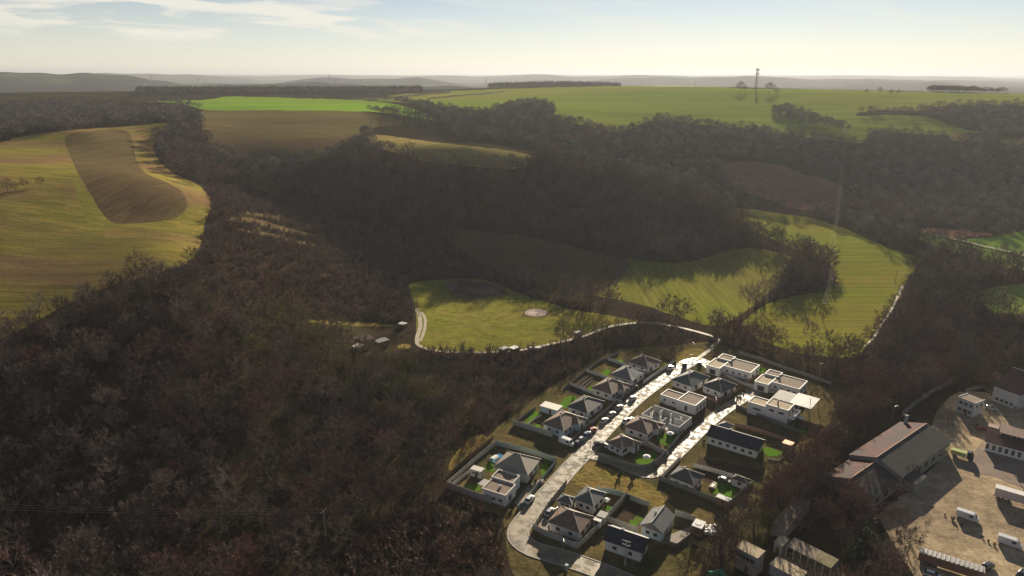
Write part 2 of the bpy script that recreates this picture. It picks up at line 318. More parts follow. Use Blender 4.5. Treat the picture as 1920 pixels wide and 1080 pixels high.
def field(name, c1, c2, scale, c3, s3, stretch, rot, bump=0.12, rows=True):
    """open ground: two tones, drier patches, and the fine streaks of rows and tractor lines"""
    m = mat(name, c1, c2, scale, 0.9, c3, s3, bump=bump, bscale=scale*2, stretch=stretch, rot=rot, spec=0.0, detail=8.0, lo=.4, hi=.6); t = m.node_tree; N = t.nodes; L = t.links; b = N['Principled BSDF']
    src = b.inputs['Base Color'].links[0].from_socket; tc = N.new('ShaderNodeTexCoord'); mp = N.new('ShaderNodeMapping'); L.new(tc.outputs['Object'], mp.inputs[0]); mp.inputs['Rotation'].default_value = (0, 0, rot); hi = stretch[0] > stretch[1]
    mp.inputs['Scale'].default_value = (.4, .5, 1) if not rows else (.9, .03, 1) if hi else (.03, .9, 1)
    n = N.new('ShaderNodeTexNoise'); n.inputs['Scale'].default_value = .55 if scale > .05 else .12; n.inputs['Detail'].default_value = 5; n.inputs['Roughness'].default_value = .7; L.new(mp.outputs[0], n.inputs['Vector'])
    n2 = N.new('ShaderNodeTexNoise'); n2.inputs['Scale'].default_value = .9; n2.inputs['Detail'].default_value = 4; n2.inputs['Roughness'].default_value = .8; L.new(tc.outputs['Object'], n2.inputs['Vector'])
    ad = N.new('ShaderNodeMath'); ad.operation = 'ADD'; L.new(n.outputs['Fac'], ad.inputs[0]); L.new(n2.outputs['Fac'], ad.inputs[1])
    r = N.new('ShaderNodeMapRange'); r.inputs['From Min'].default_value = .7; r.inputs['From Max'].default_value = 1.3; r.inputs['To Min'].default_value = .55; r.inputs['To Max'].default_value = 1.45; L.new(ad.outputs[0], r.inputs['Value'])
    h = N.new('ShaderNodeHueSaturation'); L.new(src, h.inputs['Color']); L.new(r.outputs[0], h.inputs['Value']); L.new(h.outputs[0], b.inputs['Base Color']); return m
M['meadow'] = field('meadow', (0.26,0.205,0.048), (0.165,0.155,0.034), 0.10, (0.19,0.115,0.06), 0.016, (0.5,1.6,1), 0.25)
M['grass_strip'] = field('grass_strip', (0.20,0.205,0.036), (0.16,0.165,0.03), 0.2, (0.22,0.19,0.045), 0.03, (1,1,1), 0)
M['ploughed_field'] = field('ploughed_field', (0.116,0.075,0.042), (0.088,0.064,0.033), 0.25, (0.121,0.094,0.039), 0.02, (2.5,0.15,1), -0.35, 0.06)
M['stubble_field'] = field('stubble_field', (0.138,0.090,0.048), (0.103,0.076,0.039), 0.12, (0.149,0.127,0.046), 0.012, (0.3,1.5,1), 0.1, 0.25)
M['dry_grass_strip'] = field('dry_grass_strip', (0.312,0.240,0.084), (0.240,0.180,0.072), 0.08, (0.240,0.216,0.060), 0.02, (1,1,1), 0)
M['bright_crop_field'] = field('bright_crop_field', (0.19,0.335,0.022), (0.165,0.30,0.022), 0.02, (0.20,0.31,0.03), 0.006, (0.3,1,1), 0)
M['plateau_field'] = field('plateau_field', (0.195,0.25,0.032), (0.165,0.215,0.028), 0.02, (0.23,0.235,0.042), 0.005, (0.25,1,1), 0.2)
M['ploughed_strip'] = field('ploughed_strip', (0.10,0.07,0.05), (0.08,0.06,0.04), 0.03, (0.1,0.09,0.05), 0.01, (0.3,1,1), 0)
M['shaded_field'] = field('shaded_field', (0.20,0.21,0.032), (0.165,0.175,0.028), 0.12, (0.185,0.15,0.045), 0.012, (1.4,0.25,1), 0.5)
M['shade_toned_field'] = field('shade_toned_field', (0.105,0.075,0.045), (0.085,0.065,0.038), 0.12, (0.10,0.085,0.04), 0.012, (1.4,0.25,1), 0.5)  # the hill's shade put into the colour: darker, browner part of shaded_field
M['valley_field'] = field('valley_field', (0.185,0.20,0.028), (0.15,0.17,0.025), 0.10, (0.205,0.18,0.035), 0.012, (0.35,1.4,1), -0.45)
M['far_green_field'] = field('far_green_field', (0.130,0.221,0.039), (0.111,0.189,0.036), 0.06, (0.156,0.195,0.046), 0.01, (0.5,1,1), 0)
M['red_scrub_clearing'] = field('red_scrub_clearing', (0.27,0.11,0.09), (0.18,0.09,0.07), 0.08, (0.2,0.11,0.075), 0.02, (1,1,1), 0, 0.4, rows=False)
M['paddock'] = field('paddock', (0.20,0.205,0.032), (0.15,0.165,0.026), 0.15, (0.22,0.18,0.042), 0.03, (0.6,1.2,1), 0.3, rows=False)
M['riding_arena'] = field('riding_arena', (0.055,0.038,0.03), (0.09,0.062,0.048), 0.3, (0.20,0.15,0.11), 0.06, (1,1,1), 0, rows=False)
M['rough_grass'] = field('rough_grass', (0.25,0.19,0.05), (0.155,0.13,0.038), 0.4, (0.24,0.16,0.06), 0.09, (1,1,1), 0, 0.35, rows=False)
M['village_ground'] = field('village_ground', (0.125,0.09,0.042), (0.16,0.12,0.05), 0.35, (0.08,0.075,0.032), 0.07, (1,1,1), 0, 0.2, rows=False)
M['yard_ground'] = field('yard_ground', (0.50,0.39,0.25), (0.37,0.285,0.18), 0.22, (0.27,0.205,0.14), 0.035, (1,1.3,1), 0.4, 0.10, rows=False)
M['stubble_lines'] = field('stubble_lines', (0.12,0.08,0.045), (0.09,0.06,0.04), 0.2, (0.15,0.12,0.045), 0.05, (1,1,1), 0)
idx = np.arange(NR*NT).reshape(NR, NT)
quads = np.stack([idx[:-1, :-1], idx[:-1, 1:], idx[1:, 1:], idx[1:, :-1]], -1).reshape(-1, 4)[:, ::-1]
V = np.stack([MX, MY, MZ], -1).reshape(-1, 3)
def grid_piece(name, mask, material):
    q = quads[mask.ravel()]
    if len(q) == 0: return None
    u, inv = np.unique(q, return_inverse=True); inv = inv.reshape(-1, 4)
    me = bpy.data.meshes.new(name); me.vertices.add(len(u)); me.vertices.foreach_set('co', V[u].ravel().astype(np.float32))
    me.loops.add(len(inv)*4); me.loops.foreach_set('vertex_index', inv.ravel().astype(np.int32))
    me.polygons.add(len(inv)); me.polygons.foreach_set('loop_start', np.arange(0, len(inv)*4, 4, dtype=np.int32)); me.polygons.foreach_set('loop_total', np.full(len(inv), 4, np.int32))
    me.polygons.foreach_set('use_smooth', np.ones(len(inv), bool)); me.update(calc_edges=True)
    return tag(link(name, me, material), kind='structure')
rc = np.hypot(cx, cy)
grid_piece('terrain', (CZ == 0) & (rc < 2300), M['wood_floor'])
grid_piece('far_hills', (CZ == 0) & (rc >= 2300), M['far_land'])
for i, k in enumerate(ORDER): grid_piece(k, CZ == i + 1, M[k])
# ------------------------------------------------------------------ bare winter trees
def twig_mat(name, c1, c2, rnd=0.3):
    m = bpy.data.materials.new(name); m.use_nodes = True; t = m.node_tree; N = t.nodes; L = t.links; b = N['Principled BSDF']
    b.inputs['Roughness'].default_value = 0.8; b.inputs['Specular IOR Level'].default_value = 0.2
    oi = N.new('ShaderNodeObjectInfo'); rp = N.new('ShaderNodeValToRGB'); rp.color_ramp.elements[0].color = (*c1, 1); rp.color_ramp.elements[1].color = (*c2, 1)
    e = rp.color_ramp.elements.new(0.55); e.color = (*[0.5*(x+y)*0.85 for x, y in zip(c1, c2)], 1)
    L.new(oi.outputs['Random'], rp.inputs[0]); L.new(rp.outputs[0], b.inputs['Base Color']); return m
M['bark'] = twig_mat('bark', (0.06,0.048,0.04), (0.095,0.08,0.068))
M['twig'] = twig_mat('twig', (0.07,0.048,0.038), (0.20,0.145,0.12))
M['twig_red'] = twig_mat('twig_red', (0.20,0.085,0.072), (0.135,0.085,0.07))
M['twig_green'] = twig_mat('twig_green', (0.19,0.185,0.05), (0.21,0.17,0.07))
M['twig_scrub'] = twig_mat('twig_scrub', (0.25,0.125,0.095), (0.15,0.10,0.07))
M['twig_far_hazed'] = twig_mat('twig_far_hazed', (0.085,0.067,0.057), (0.215,0.172,0.147))  # paler, greyer twigs: haze over the far crowns is put into the colour
M['needles'] = twig_mat('needles', (0.028,0.042,0.022), (0.045,0.058,0.026))
M['bush_leaf'] = twig_mat('bush_leaf', (0.03,0.05,0.018), (0.05,0.07,0.025))
def tri_twig(v, f, p, d, ln, wd, r):
    d = d/np.linalg.norm(d); s = np.cross(d, r.normal(size=3)); s /= (np.linalg.norm(s) + 1e-9)
    b = len(v); v += [p - s*wd, p + s*wd, p + d*ln]; f.append((b, b+1, b+2))
def bare_tree(seed, h=11.0, w=8.0, limbs=7, subs=6, twigs=9, up=0.45, tw=0.032, tl=1.0, base_w=0.16):
    """returns (trunk builder, crown builder): a tapered trunk with limbs; branches and twigs filling a domed, uneven crown"""
    r = np.random.default_rng(seed); T = MB(); v = []; f = []; C = MB()
    mid = np.array([r.normal()*0.15, r.normal()*0.15, h*.24]); top = np.array([r.normal()*0.3, r.normal()*0.3, h*0.7])
    T.tube((0, 0, -0.5), mid, base_w, base_w*0.75, 6); T.tube(mid, top, base_w*0.75, base_w*0.25, 5)
    cz = h*.60; rz = h*.38; n = limbs*2
    for i in range(n):
        u = 1 - 1.55*(i + .5)/n; a = i*2.399963 + r.uniform(-.35, .35); k = r.uniform(.72, 1.08)
        dv = np.array([math.cos(a)*math.sqrt(1 - u*u), math.sin(a)*math.sqrt(1 - u*u), u]); en = np.array([dv[0]*w*.5*k, dv[1]*w*.5*k, cz + dv[2]*rz*k])
        st = mid + (top - mid)*np.clip((u + .6)/1.6*.8 + r.uniform(-.1, .1), 0, 1); md = st*.45 + en*.55 + np.array([0, 0, -.03*h]) + r.normal(size=3)*.15
        T.tube(st, md, base_w*0.34, base_w*0.22, 4); T.tube(md, en, base_w*0.22, base_w*0.08, 3)
        for j in range(subs):
            q = r.uniform(0.35, 1.0)**.8; p = (st + (md - st)*q*2) if q < .5 else (md + (en - md)*(q*2 - 1))
            d = dv*.7 + r.normal(size=3)*.6 + np.array([0, 0, up*.6]); d /= np.linalg.norm(d); ln = r.uniform(.09, .17)*h
            C.tube(p, p + d*ln, base_w*.11, base_w*.05, 3)
            for _ in range(twigs):
                pp = p + d*ln*r.uniform(.1, 1.05); tri_twig(v, f, pp, d*.6 + dv*.3 + r.normal(size=3)*.6 + np.array([0, 0, up]), tl*r.uniform(.5, 1.2), tw*r.uniform(.7, 1.3), r)
    C.add(v, f); return T, C
def shrub(seed, h=4.0, w=4.5, stems=10, twigs=16, tw=0.05, tl=1.0):
    r = np.random.default_rng(seed); T = MB(); v = []; f = []; C = MB()
    for i in range(stems):
        a = r.uniform(0, 6.28); rad = 0.5*w*math.sqrt(r.uniform(0.02, 1)); zz = h*r.uniform(.55, 1.0)*(1 - 0.35*(2*rad/w)**2)
        p0 = np.array([math.cos(a)*rad*.25, math.sin(a)*rad*.25, -0.2]); p1 = np.array([math.cos(a)*rad, math.sin(a)*rad, zz])
        T.tube(p0, p1, 0.07, 0.02, 3); d = (p1 - p0)
        for _ in range(twigs):
            t = r.uniform(0.35, 1.0); tri_twig(v, f, p0 + d*t, d/np.linalg.norm(d)*.5 + r.normal(size=3)*.8 + np.array([0, 0, .3]), tl*r.uniform(.5, 1.2), tw*r.uniform(.7, 1.4), r)
    C.add(v, f); return T, C
def conifer(seed, h=12.0, w=6.0, n=700):
    r = np.random.default_rng(seed); T = MB(); v = []; f = []; C = MB(); T.tube((0, 0, -.3), (0, 0, h*.95), 0.2, 0.04, 5)
    for _ in range(n):
        t = r.uniform(0.18, 1)**0.8; rad = 0.5*w*(1.02 - t)**0.75*r.uniform(.35, 1.08); a = r.uniform(0, 6.28); a = a + 0.25*math.sin(a*5 + t*20)
        p = np.array([math.cos(a)*rad, math.sin(a)*rad, h*t - 0.2*rad]); d = np.array([math.cos(a), math.sin(a), r.uniform(-.5, .6)]) + r.normal(size=3)*.3
        tri_twig(v, f, p, d, r.uniform(.5, 1.1), r.uniform(.1, .22), r)
    C.add(v, f); return T, C
def canopy_far(seed, h=12.0, w=11.0, n=240):
    """a crown seen from a kilometre off: trunk and a loose cloud of branch sprays"""
    r = np.random.default_rng(seed); T = MB(); v = []; f = []; C = MB(); T.tube((0, 0, -.5), (0, 0, h*.6), 0.22, 0.1, 3)
    for _ in range(n):
        a = r.uniform(0, 6.28); u = r.uniform(0.15, 1); s = math.sin(math.pi*min(1, .15 + .85*u))**.6; rad = .5*w*s*math.sqrt(r.uniform(.1, 1))
        p = np.array([math.cos(a)*rad, math.sin(a)*rad, h*(.3 + .6*u)]); tri_twig(v, f, p, r.normal(size=3)*.8 + np.array([0, 0, .6]), r.uniform(1.0, 2.4), r.uniform(.10, .24), r)
    C.add(v, f); return T, C
PROTO = {}   # kind -> list of (trunk mesh, crown mesh)
def proto(kind, makers, bark, leaf):
    L = []
    for T, C in makers:
        tm = T.mesh(kind + '_trunk'); tm.materials.append(M[bark]); cm = C.mesh(kind + '_crown'); cm.materials.append(M[leaf]); L.append((tm, cm))
    PROTO[kind] = L
proto('bare_tree', [bare_tree(s, h, w, l, sb, t) for s, h, w, l, sb, t in ((1,10.5,8.0,9,6,17),(2,12.5,7.6,9,6,17),(3,9.5,9.0,9,6,17),(4,13,7,9,6,17))], 'bark', 'twig')
proto('bare_red', [bare_tree(s, h, w, l, sb, t) for s, h, w, l, sb, t in ((5,9.5,8.5,10,6,17),(6,11,8,9,6,17),(7,8.5,7.5,9,6,17))], 'bark', 'twig_red')
proto('bare_green', [bare_tree(s, h, w, l, sb, t, tw=.04) for s, h, w, l, sb, t in ((8,9,6.5,9,6,17),(9,8,7,9,6,17))], 'bark', 'twig_green')
proto('shrub_red', [shrub(s, h, w) for s, h, w in ((11,3.6,4.6),(12,4.4,4.4),(13,2.8,4.2))], 'bark', 'twig_scrub')
proto('shrub_brown', [shrub(s, h, w) for s, h, w in ((14,3.2,4.6),(15,4.2,4.0))], 'bark', 'twig')
proto('pine', [conifer(16, 12, 6.5), conifer(17, 10, 6)], 'bark', 'needles')
proto('bush', [shrub(18, 1.6, 1.8, 9, 26, .09, .5), shrub(19, 2.2, 1.7, 9, 26, .09, .5)], 'bark', 'bush_leaf')
proto('far_tree', [canopy_far(s) for s in (21, 22, 23)], 'bark', 'twig_far_hazed')
proto('far_red', [canopy_far(s, 11, 10) for s in (26, 27)], 'bark', 'twig_red')
proto('far_pine', [conifer(24, 13, 6, 110), conifer(25, 14, 6.5, 110)], 'bark', 'needles')

# ---- masses of trees: points that carry a tree each
def joined(kind, k):
    tm, cm = PROTO[kind][k]
    me = bpy.data.meshes.new(kind + '_mass'); a = np.array([x.co[:] for x in tm.vertices]); b = np.array([x.co[:] for x in cm.vertices])
    fs = [tuple(p.vertices) for p in tm.polygons]; n = len(a); nf = len(fs); fs += [tuple(n + i for i in p.vertices) for p in cm.polygons]
    me.from_pydata(np.concatenate([a, b]).tolist(), [], fs); me.materials.append(tm.materials[0]); me.materials.append(cm.materials[0])
    me.polygons.foreach_set('material_index', [0]*nf + [1]*(len(fs) - nf)); me.update(); return me
def scatter(name, kinds, pts, scl, label=None):
    """one mass of vegetation: every point carries one plant picked from the kinds"""
    cc = bpy.data.collections.new(name + '_plants'); n = 0
    for kd in kinds:
        for k in range(len(PROTO[kd])):
            o = bpy.data.objects.new('%s_%02d' % (name, n), joined(kd, k)); cc.objects.link(o); n += 1
    me = bpy.data.meshes.new(name); me.from_pydata([tuple(p) for p in pts], [], [])
    r = np.random.default_rng(len(pts))
    def attr(nm, ty, data): a = me.attributes.new(nm, ty, 'POINT'); a.data.foreach_set('value', data)
    attr('scl', 'FLOAT', np.asarray(scl, np.float32)); attr('rot', 'FLOAT', r.uniform(0, 6.283, len(pts)).astype(np.float32)); attr('pick', 'INT', r.integers(0, n, len(pts)).astype(np.int32))
    attr('tilt', 'FLOAT', r.normal(0, .06, len(pts)).astype(np.float32))
    o = link(name, me); ng = bpy.data.node_groups.new(name, 'GeometryNodeTree')
    ng.interface.new_socket('Geometry', in_out='INPUT', socket_type='NodeSocketGeometry'); ng.interface.new_socket('Geometry', in_out='OUTPUT', socket_type='NodeSocketGeometry')
    N = ng.nodes; L = ng.links; gi = N.new('NodeGroupInput'); go = N.new('NodeGroupOutput')
    ip = N.new('GeometryNodeInstanceOnPoints'); ci = N.new('GeometryNodeCollectionInfo'); ci.inputs['Collection'].default_value = cc
    ci.inputs['Separate Children'].default_value = True; ci.inputs['Reset Children'].default_value = True
    def na(nm, dt): a = N.new('GeometryNodeInputNamedAttribute'); a.data_type = dt; a.inputs['Name'].default_value = nm; return a
    a1, a2, a3, a4 = na('scl', 'FLOAT'), na('rot', 'FLOAT'), na('pick', 'INT'), na('tilt', 'FLOAT'); cb = N.new('ShaderNodeCombineXYZ')
    L.new(a4.outputs[0], cb.inputs[0]); L.new(a2.outputs[0], cb.inputs[2]); L.new(gi.outputs[0], ip.inputs['Points']); L.new(ci.outputs[0], ip.inputs['Instance']); ip.inputs['Pick Instance'].default_value = True
    L.new(a3.outputs[0], ip.inputs['Instance Index']); L.new(cb.outputs[0], ip.inputs['Rotation']); L.new(a1.outputs[0], ip.inputs['Scale']); L.new(ip.outputs[0], go.inputs[0])
    md = o.modifiers.new('plants', 'NODES'); md.node_group = ng
    tag(o, kind='stuff'); return o

# ---- where woods stand: everywhere the land is not a field, a yard or a plot
def jitter_grid(r0, r1, sp, a=R(47)):
    n = int(2*r1/sp) + 2; xs = (np.arange(-n//2, n//2))*sp; ys = np.arange(int(r0*.55/sp), int(r1/sp) + 1)*sp
    X, Y = np.meshgrid(xs, ys); X = X + rng.uniform(-.46, .46, X.shape)*sp; Y = Y + rng.uniform(-.46, .46, Y.shape)*sp
    X, Y = X.ravel(), Y.ravel(); r = np.hypot(X, Y); m = (r >= r0) & (r < r1) & (np.abs(np.arctan2(X, Y)) < a); return X[m], Y[m]
def zone_edge(X, Y, e):
    z = zone_of(X, Y)
    for dx, dy in ((e, 0), (-e, 0), (0, e), (0, -e)): z = np.maximum(z, zone_of(X + dx, Y + dy))
    return z
SCRUB = [wpoly(p) for p in [[(385,345),(470,355),(600,395),(700,425),(800,455),(880,465),(960,520),(940,530),(760,525),(785,600),(770,608),(560,596),(470,600),(380,520),(385,460)],[(600,1090),(690,1000),(760,960),(860,930),(945,985),(960,1040),(1010,1070),(1120,1100),(600,1140)],[(820,520),(900,505),(1000,545),(1110,585),(1100,590),(1000,560),(900,520)],[(640,655),(780,660),(900,662),(1020,655),(1200,612),(1210,640),(1100,690),(1000,750),(940,790),(900,700),(760,690)],[(1495,480),(1575,520),(1550,545),(1440,565),(1365,610),(1355,605),(1440,545)],[(1230,610),(1330,630),(1420,655),(1580,720),(1560,725),(1400,660),(1320,640)],
   [(1800,600),(1990,590),(1990,720),(1850,730),(1800,680)]]]
CLEAR = [wpoly(p) for p in [[(650,618),(800,612),(800,665),(650,668)],[(1520,740),(1570,700),(1600,740),(1560,800)],[(1530,910),(1700,940),(1800,850),(1780,740),(1660,770),(1540,870)],[(1640,930),(1660,1000),(1760,1100),(1800,1100),(1800,950),(1700,900)],[(1436,984),(1475,1002),(1552,948),(1535,935)],[(1368,1030),(1390,1010),(1450,1035),(1530,1080),(1500,1100),(1440,1090),(1418,1056)],[(1445,1015),(1462,1000),(1490,1010),(1585,1052),(1560,1075),(1470,1030)],[(1880,690),(1990,690),(1990,900),(1780,760),(1790,720),(1860,735)],
   [(245,188),(300,194),(376,206),(376,224),(300,214),(245,206)],[(1530,898),(1600,960),(1640,990),(1700,965),(1640,935)],[(1365,1022),(1450,1002),(1500,1004),(1590,1050),(1580,1120),(1350,1120)],[(588,992),(632,992),(645,1065),(575,1065)],[(680,240),(760,250),(840,260),(900,266),(960,274),(1024,288),(1024,300),(960,285),(900,277),(840,272),(760,261),(680,252)],[(1150,555),(1230,595),(1345,635),(1330,650),(1210,612),(1130,570)]]]
def any_in(polys, X, Y):
    m = np.zeros(X.shape, bool)
    for p in polys: m |= inside(p, X, Y)
    return m
HEDGE = [wpoly(p) for p in [[(1380,420),(1420,440),(1480,462),(1535,480),(1570,500),(1578,525),(1562,547),(1500,555),(1445,567),(1410,588),(1372,610),(1400,580),(1440,560),(1455,530),(1495,492),(1480,480),(1420,462),(1380,450)]]]
WOOD = []; SHR = []; FARW = []
for r0, r1, spc in ((115,330,5.7),(330,560,6.8),(560,900,7.4),(900,1250,9.0),(1250,1900,6.5)):
    X, Y = jitter_grid(r0, r1, spc); keep = zone_edge(X, Y, 1.5 if r0 < 900 else 4) == 0
    cut = np.zeros(X.shape, bool)
    if r0 >= 900:   # beyond the plateau only belts of wood stand on the skyline
        ppx = 960 + FPX/CPI*np.tan(np.arctan2(X, Y)); rr = np.hypot(X, Y)
        cut = (rr > 1170) & ~(((ppx > 250) & (ppx < 790) & (rr > 1330) & (rr < 1560)) | ((ppx > 915) & (ppx < 1165) & (rr > 1640) & (rr < 1800)) | ((ppx > 1745) & (rr < 1420)))
    X, Y = X[keep & ~cut], Y[keep & ~cut]; cl = any_in(CLEAR, X, Y); X, Y = X[~cl], Y[~cl]; P = np.stack([X, Y, hz(X, Y)], -1)
    if r0 >= 560: FARW.append((P, np.where(np.hypot(X, Y) > 820, .72, .80)*(1.05 if r0 > 1200 else 1)*rng.uniform(.65, 1.3, len(P)))); continue
    s = any_in(SCRUB, X, Y) & ~any_in(HEDGE, X, Y); WOOD.append(P[~s]); SHR.append(P[s])
for r0, r1, spc in ((120,600,3.1),):
    X, Y = jitter_grid(r0, r1, spc); k = any_in(SCRUB, X, Y); X, Y = X[k], Y[k]; k = (zone_edge(X, Y, 1.2) == 0) & ~any_in(CLEAR, X, Y) & (rng.uniform(0, 1, len(X)) < .8); SHR.append(np.stack([X[k], Y[k], hz(X[k], Y[k])], -1))
BARNWOOD = [wpoly(p) for p in [[(1350,960),(1480,880),(1560,830),(1600,740),(1700,700),(1790,705),(1700,770),(1560,880),(1540,930),(1420,1000),(1330,1060)]]]
X, Y = jitter_grid(115, 330, 6.0); k = any_in(BARNWOOD, X, Y); X, Y = X[k], Y[k]; k = (zone_edge(X, Y, .8) == 0) & ~any_in(CLEAR, X, Y); WOOD.append(np.stack([X[k], Y[k], hz(X[k], Y[k])], -1))
WOOD = np.concatenate(WOOD); SHR = np.concatenate(SHR)
_d = np.hypot(WOOD[:, 0], WOOD[:, 1]); WS = rng.uniform(.6, 1.35, len(WOOD))*np.where(_d > 330, 1.12, 0.86)
_px, _py, _dp = project(WOOD + np.array([0, 0, 5.0]))
_vis = (_px > -20) & (_px < 1940) & (_py < 1110) & (_py > 0)
_size = np.where(_vis, WS/_dp, 0)
_near = np.argsort(-_size)[:296]; _mask = np.zeros(len(WOOD), bool); _mask[_near] = True
rest = ~_mask
_u = rng.uniform(0, 1, len(WOOD)) + .22*np.sin(WOOD[:, 0]*.05 + 1.7*np.sin(WOOD[:, 1]*.03)) + .18*np.sin(WOOD[:, 1]*.061 + 2)
_u += np.where((WOOD[:, 0] > 70) & (WOOD[:, 1] < 330), .45, 0)
GREENW = [wpoly(p) for p in [[(420,600),(560,590),(770,680),(830,790),(920,820),(850,885),(770,820),(600,740),(470,680)],[(1300,990),(1480,880),(1480,1000),(1400,1020),(1330,1100),(1270,1060)]]]
_g = any_in(GREENW, WOOD[:, 0], WOOD[:, 1]) & (rng.uniform(0, 1, len(WOOD)) < .7) & rest; rest = rest & ~_g
scatter('olive_woodland', ['bare_green'], WOOD[_g], WS[_g]*1.1)
scatter('woodland', ['bare_tree'], WOOD[rest & (_u < .72)], WS[rest & (_u < .72)])
scatter('reddish_woodland', ['bare_red'], WOOD[rest & (_u >= .72)], WS[rest & (_u >= .72)])
_us = rng.uniform(0, 1, len(SHR))
scatter('thicket', ['shrub_red'], SHR[_us < .7], rng.uniform(.6, 1.5, (_us < .7).sum()))
scatter('brown_thicket', ['shrub_brown'], SHR[_us >= .7], rng.uniform(.8, 1.6, (_us >= .7).sum()))
# groves and hedges that stand in the open fields
GROVE = [wpoly(p) for p in [[(1438,206),(1480,205),(1520,221),(1580,236),(1610,250),(1560,246),(1500,234),(1442,219)],[(700,214),(740,217),(790,224),(836,238),(770,236),(705,226)],[(250,199),(300,203),(350,212),(372,222),(330,222),(255,212)]]]
X, Y = jitter_grid(600, 1250, 6.5); k = any_in(GROVE, X, Y); X, Y = X[k], Y[k]; FARW.append((np.stack([X, Y, hz(X, Y)], -1), rng.uniform(.55, .95, len(X))))
FP = np.concatenate([a for a, b in FARW]); FS = np.concatenate([b for a, b in FARW])
PINES = [wpoly(p) for p in [[(660,242),(720,232),(790,232),(855,244),(850,264),(760,260),(690,254)],[(700,214),(740,217),(790,224),(836,238),(770,236),(705,226)]]]
_fpx = 960 + FPX/CPI*np.tan(np.arctan2(FP[:, 0], FP[:, 1])); _fr = np.hypot(FP[:, 0], FP[:, 1])
_pine = any_in(PINES, FP[:, 0], FP[:, 1]) | ((_fr > 1300) & (_fpx < 1200) & (rng.uniform(0, 1, len(FP)) < .5)); _red = ~_pine & (np.sin(FP[:, 0]*.021 + 1.4*np.sin(FP[:, 1]*.013)) + rng.normal(0, .5, len(FP)) > 1.0)
scatter('conifer_woods', ['far_pine'], FP[_pine], FS[_pine])
scatter('reddish_distant_woods', ['far_red'], FP[_red], FS[_red])
scatter('distant_woods', ['far_tree'], FP[~_pine & ~_red], FS[~_pine & ~_red])
print('TREES', len(WOOD), len(SHR), len(FP))
# ---- the nearest trees, one by one
def region(x, y):
    if x < 700:
        if y < 640: w = ('on the slope just below the hill meadow', 'below the meadow')
        elif y > 960: w = (('at the bottom left corner' if x < 250 else 'at the bottom edge left of the concrete pole' if x < 600 else 'at the bottom edge right of the concrete pole'), 'along the bottom edge of the dark wood')
        elif x < 250: w = ('near the left edge', 'at the left edge')
        elif x < 480: w = ('in the middle of the dark lower left wood', 'in the middle of the dark lower left wood')
        else: w = ('in the dark wood above the concrete pole', 'in the wood above the concrete pole')
    elif x < 1250: w = ('behind the pool garden fence', 'behind the pool garden') if y > 780 else ('between the paddock track and the house row', 'between the track and the house row') if x > 900 else ('in the wood below the huts of the paddock', 'below the paddock huts')
    elif y < 700: w = ('in the wood beyond the barn and below the fields', 'beyond the barn')
    elif x > 1560: w = ('in the strip of wood around the barn', 'around the barn')
    else: w = ('in the strip of wood between the houses and the barn', 'between the houses and the barn')
    return 'bare grey-brown tree standing ' + w[0], 'trees ' + w[1]
_first = {}
def plant(kind, k, x, y, s, rz, label, group, name='bare_tree', cat='tree', z=None):
    key = (kind, k)
    e = empty(name, (x, y, zat(x, y) if z is None else z), rz, label, cat, group); e.scale = (s, s, s)
    tm, cm = PROTO[kind][k]; link('trunk', tm, None, e); link('crown', cm, None, e); return e
for i in _near:
    lb, gp = region(_px[i], _py[i]); kd = 'bare_tree' if _u[i] < .72 else 'bare_red'
    if kd == 'bare_red': lb = lb.replace('grey-brown ', '').replace('bare tree', 'bare reddish tree')
    plant(kd, int(rng.integers(0, len(PROTO[kd]))), WOOD[i, 0], WOOD[i, 1], WS[i], rng.uniform(0, 6.28), lb, gp if kd == 'bare_tree' else 'reddish ' + gp)
# ------------------------------------------------------------------ roads, tracks, lawns
M['street'] = mat('street', (0.36,0.28,0.165), (0.25,0.19,0.115), 0.35, 0.5, (0.15,0.125,0.088), 0.16, bump=0.02, bscale=2.5, spec=0.42)
def wet(m, dry=0.80, damp=0.52, scale=0.42):
    t = m.node_tree; N = t.nodes; L = t.links; tc = N.new('ShaderNodeTexCoord'); n = N.new('ShaderNodeTexNoise'); n.inputs['Scale'].default_value = scale; n.inputs['Detail'].default_value = 6; n.inputs['Roughness'].default_value = .65
    L.new(tc.outputs['Object'], n.inputs['Vector']); r = N.new('ShaderNodeMapRange'); r.inputs['From Min'].default_value = .46; r.inputs['From Max'].default_value = .54; r.inputs['To Min'].default_value = dry; r.inputs['To Max'].default_value = damp
    L.new(n.outputs['Fac'], r.inputs['Value']); L.new(r.outputs[0], N['Principled BSDF'].inputs['Roughness'])
wet(M['street'])
M['track'] = mat('track', (0.40,0.33,0.22), (0.29,0.23,0.15), 0.6, 0.7, spec=0.2)
M['kerb'] = mat('kerb', (0.40,0.37,0.31), (0.30,0.27,0.22), 2.0, 0.7)
M['lawn'] = mat('lawn', (0.11,0.26,0.02), (0.08,0.19,0.018), 1.5, 0.9, (0.11,0.16,0.03), 0.3, bump=.05, bscale=6, spec=0.0)
M['soil'] = mat('soil', (0.06,0.042,0.03), (0.085,0.062,0.042), 1.0, 0.95, spec=0.0)
M['paving'] = mat('paving', (0.30,0.25,0.20), (0.22,0.18,0.145), 1.2, 0.75, spec=0.2)
def smooth(pts, step=2.0):
    P = [np.array(p, float) for p in pts]; out = []
    for i in range(len(P) - 1):
        p0, p1, p2, p3 = P[max(i-1, 0)], P[i], P[i+1], P[min(i+2, len(P)-1)]; n = max(2, int(np.linalg.norm(p2 - p1)/step))
        for j in range(n):
            t = j/n; out.append(0.5*((2*p1) + (-p0 + p2)*t + (2*p0 - 5*p1 + 4*p2 - p3)*t*t + (-p0 + 3*p1 - 3*p2 + p3)*t**3))
    out.append(P[-1]); return np.array(out)
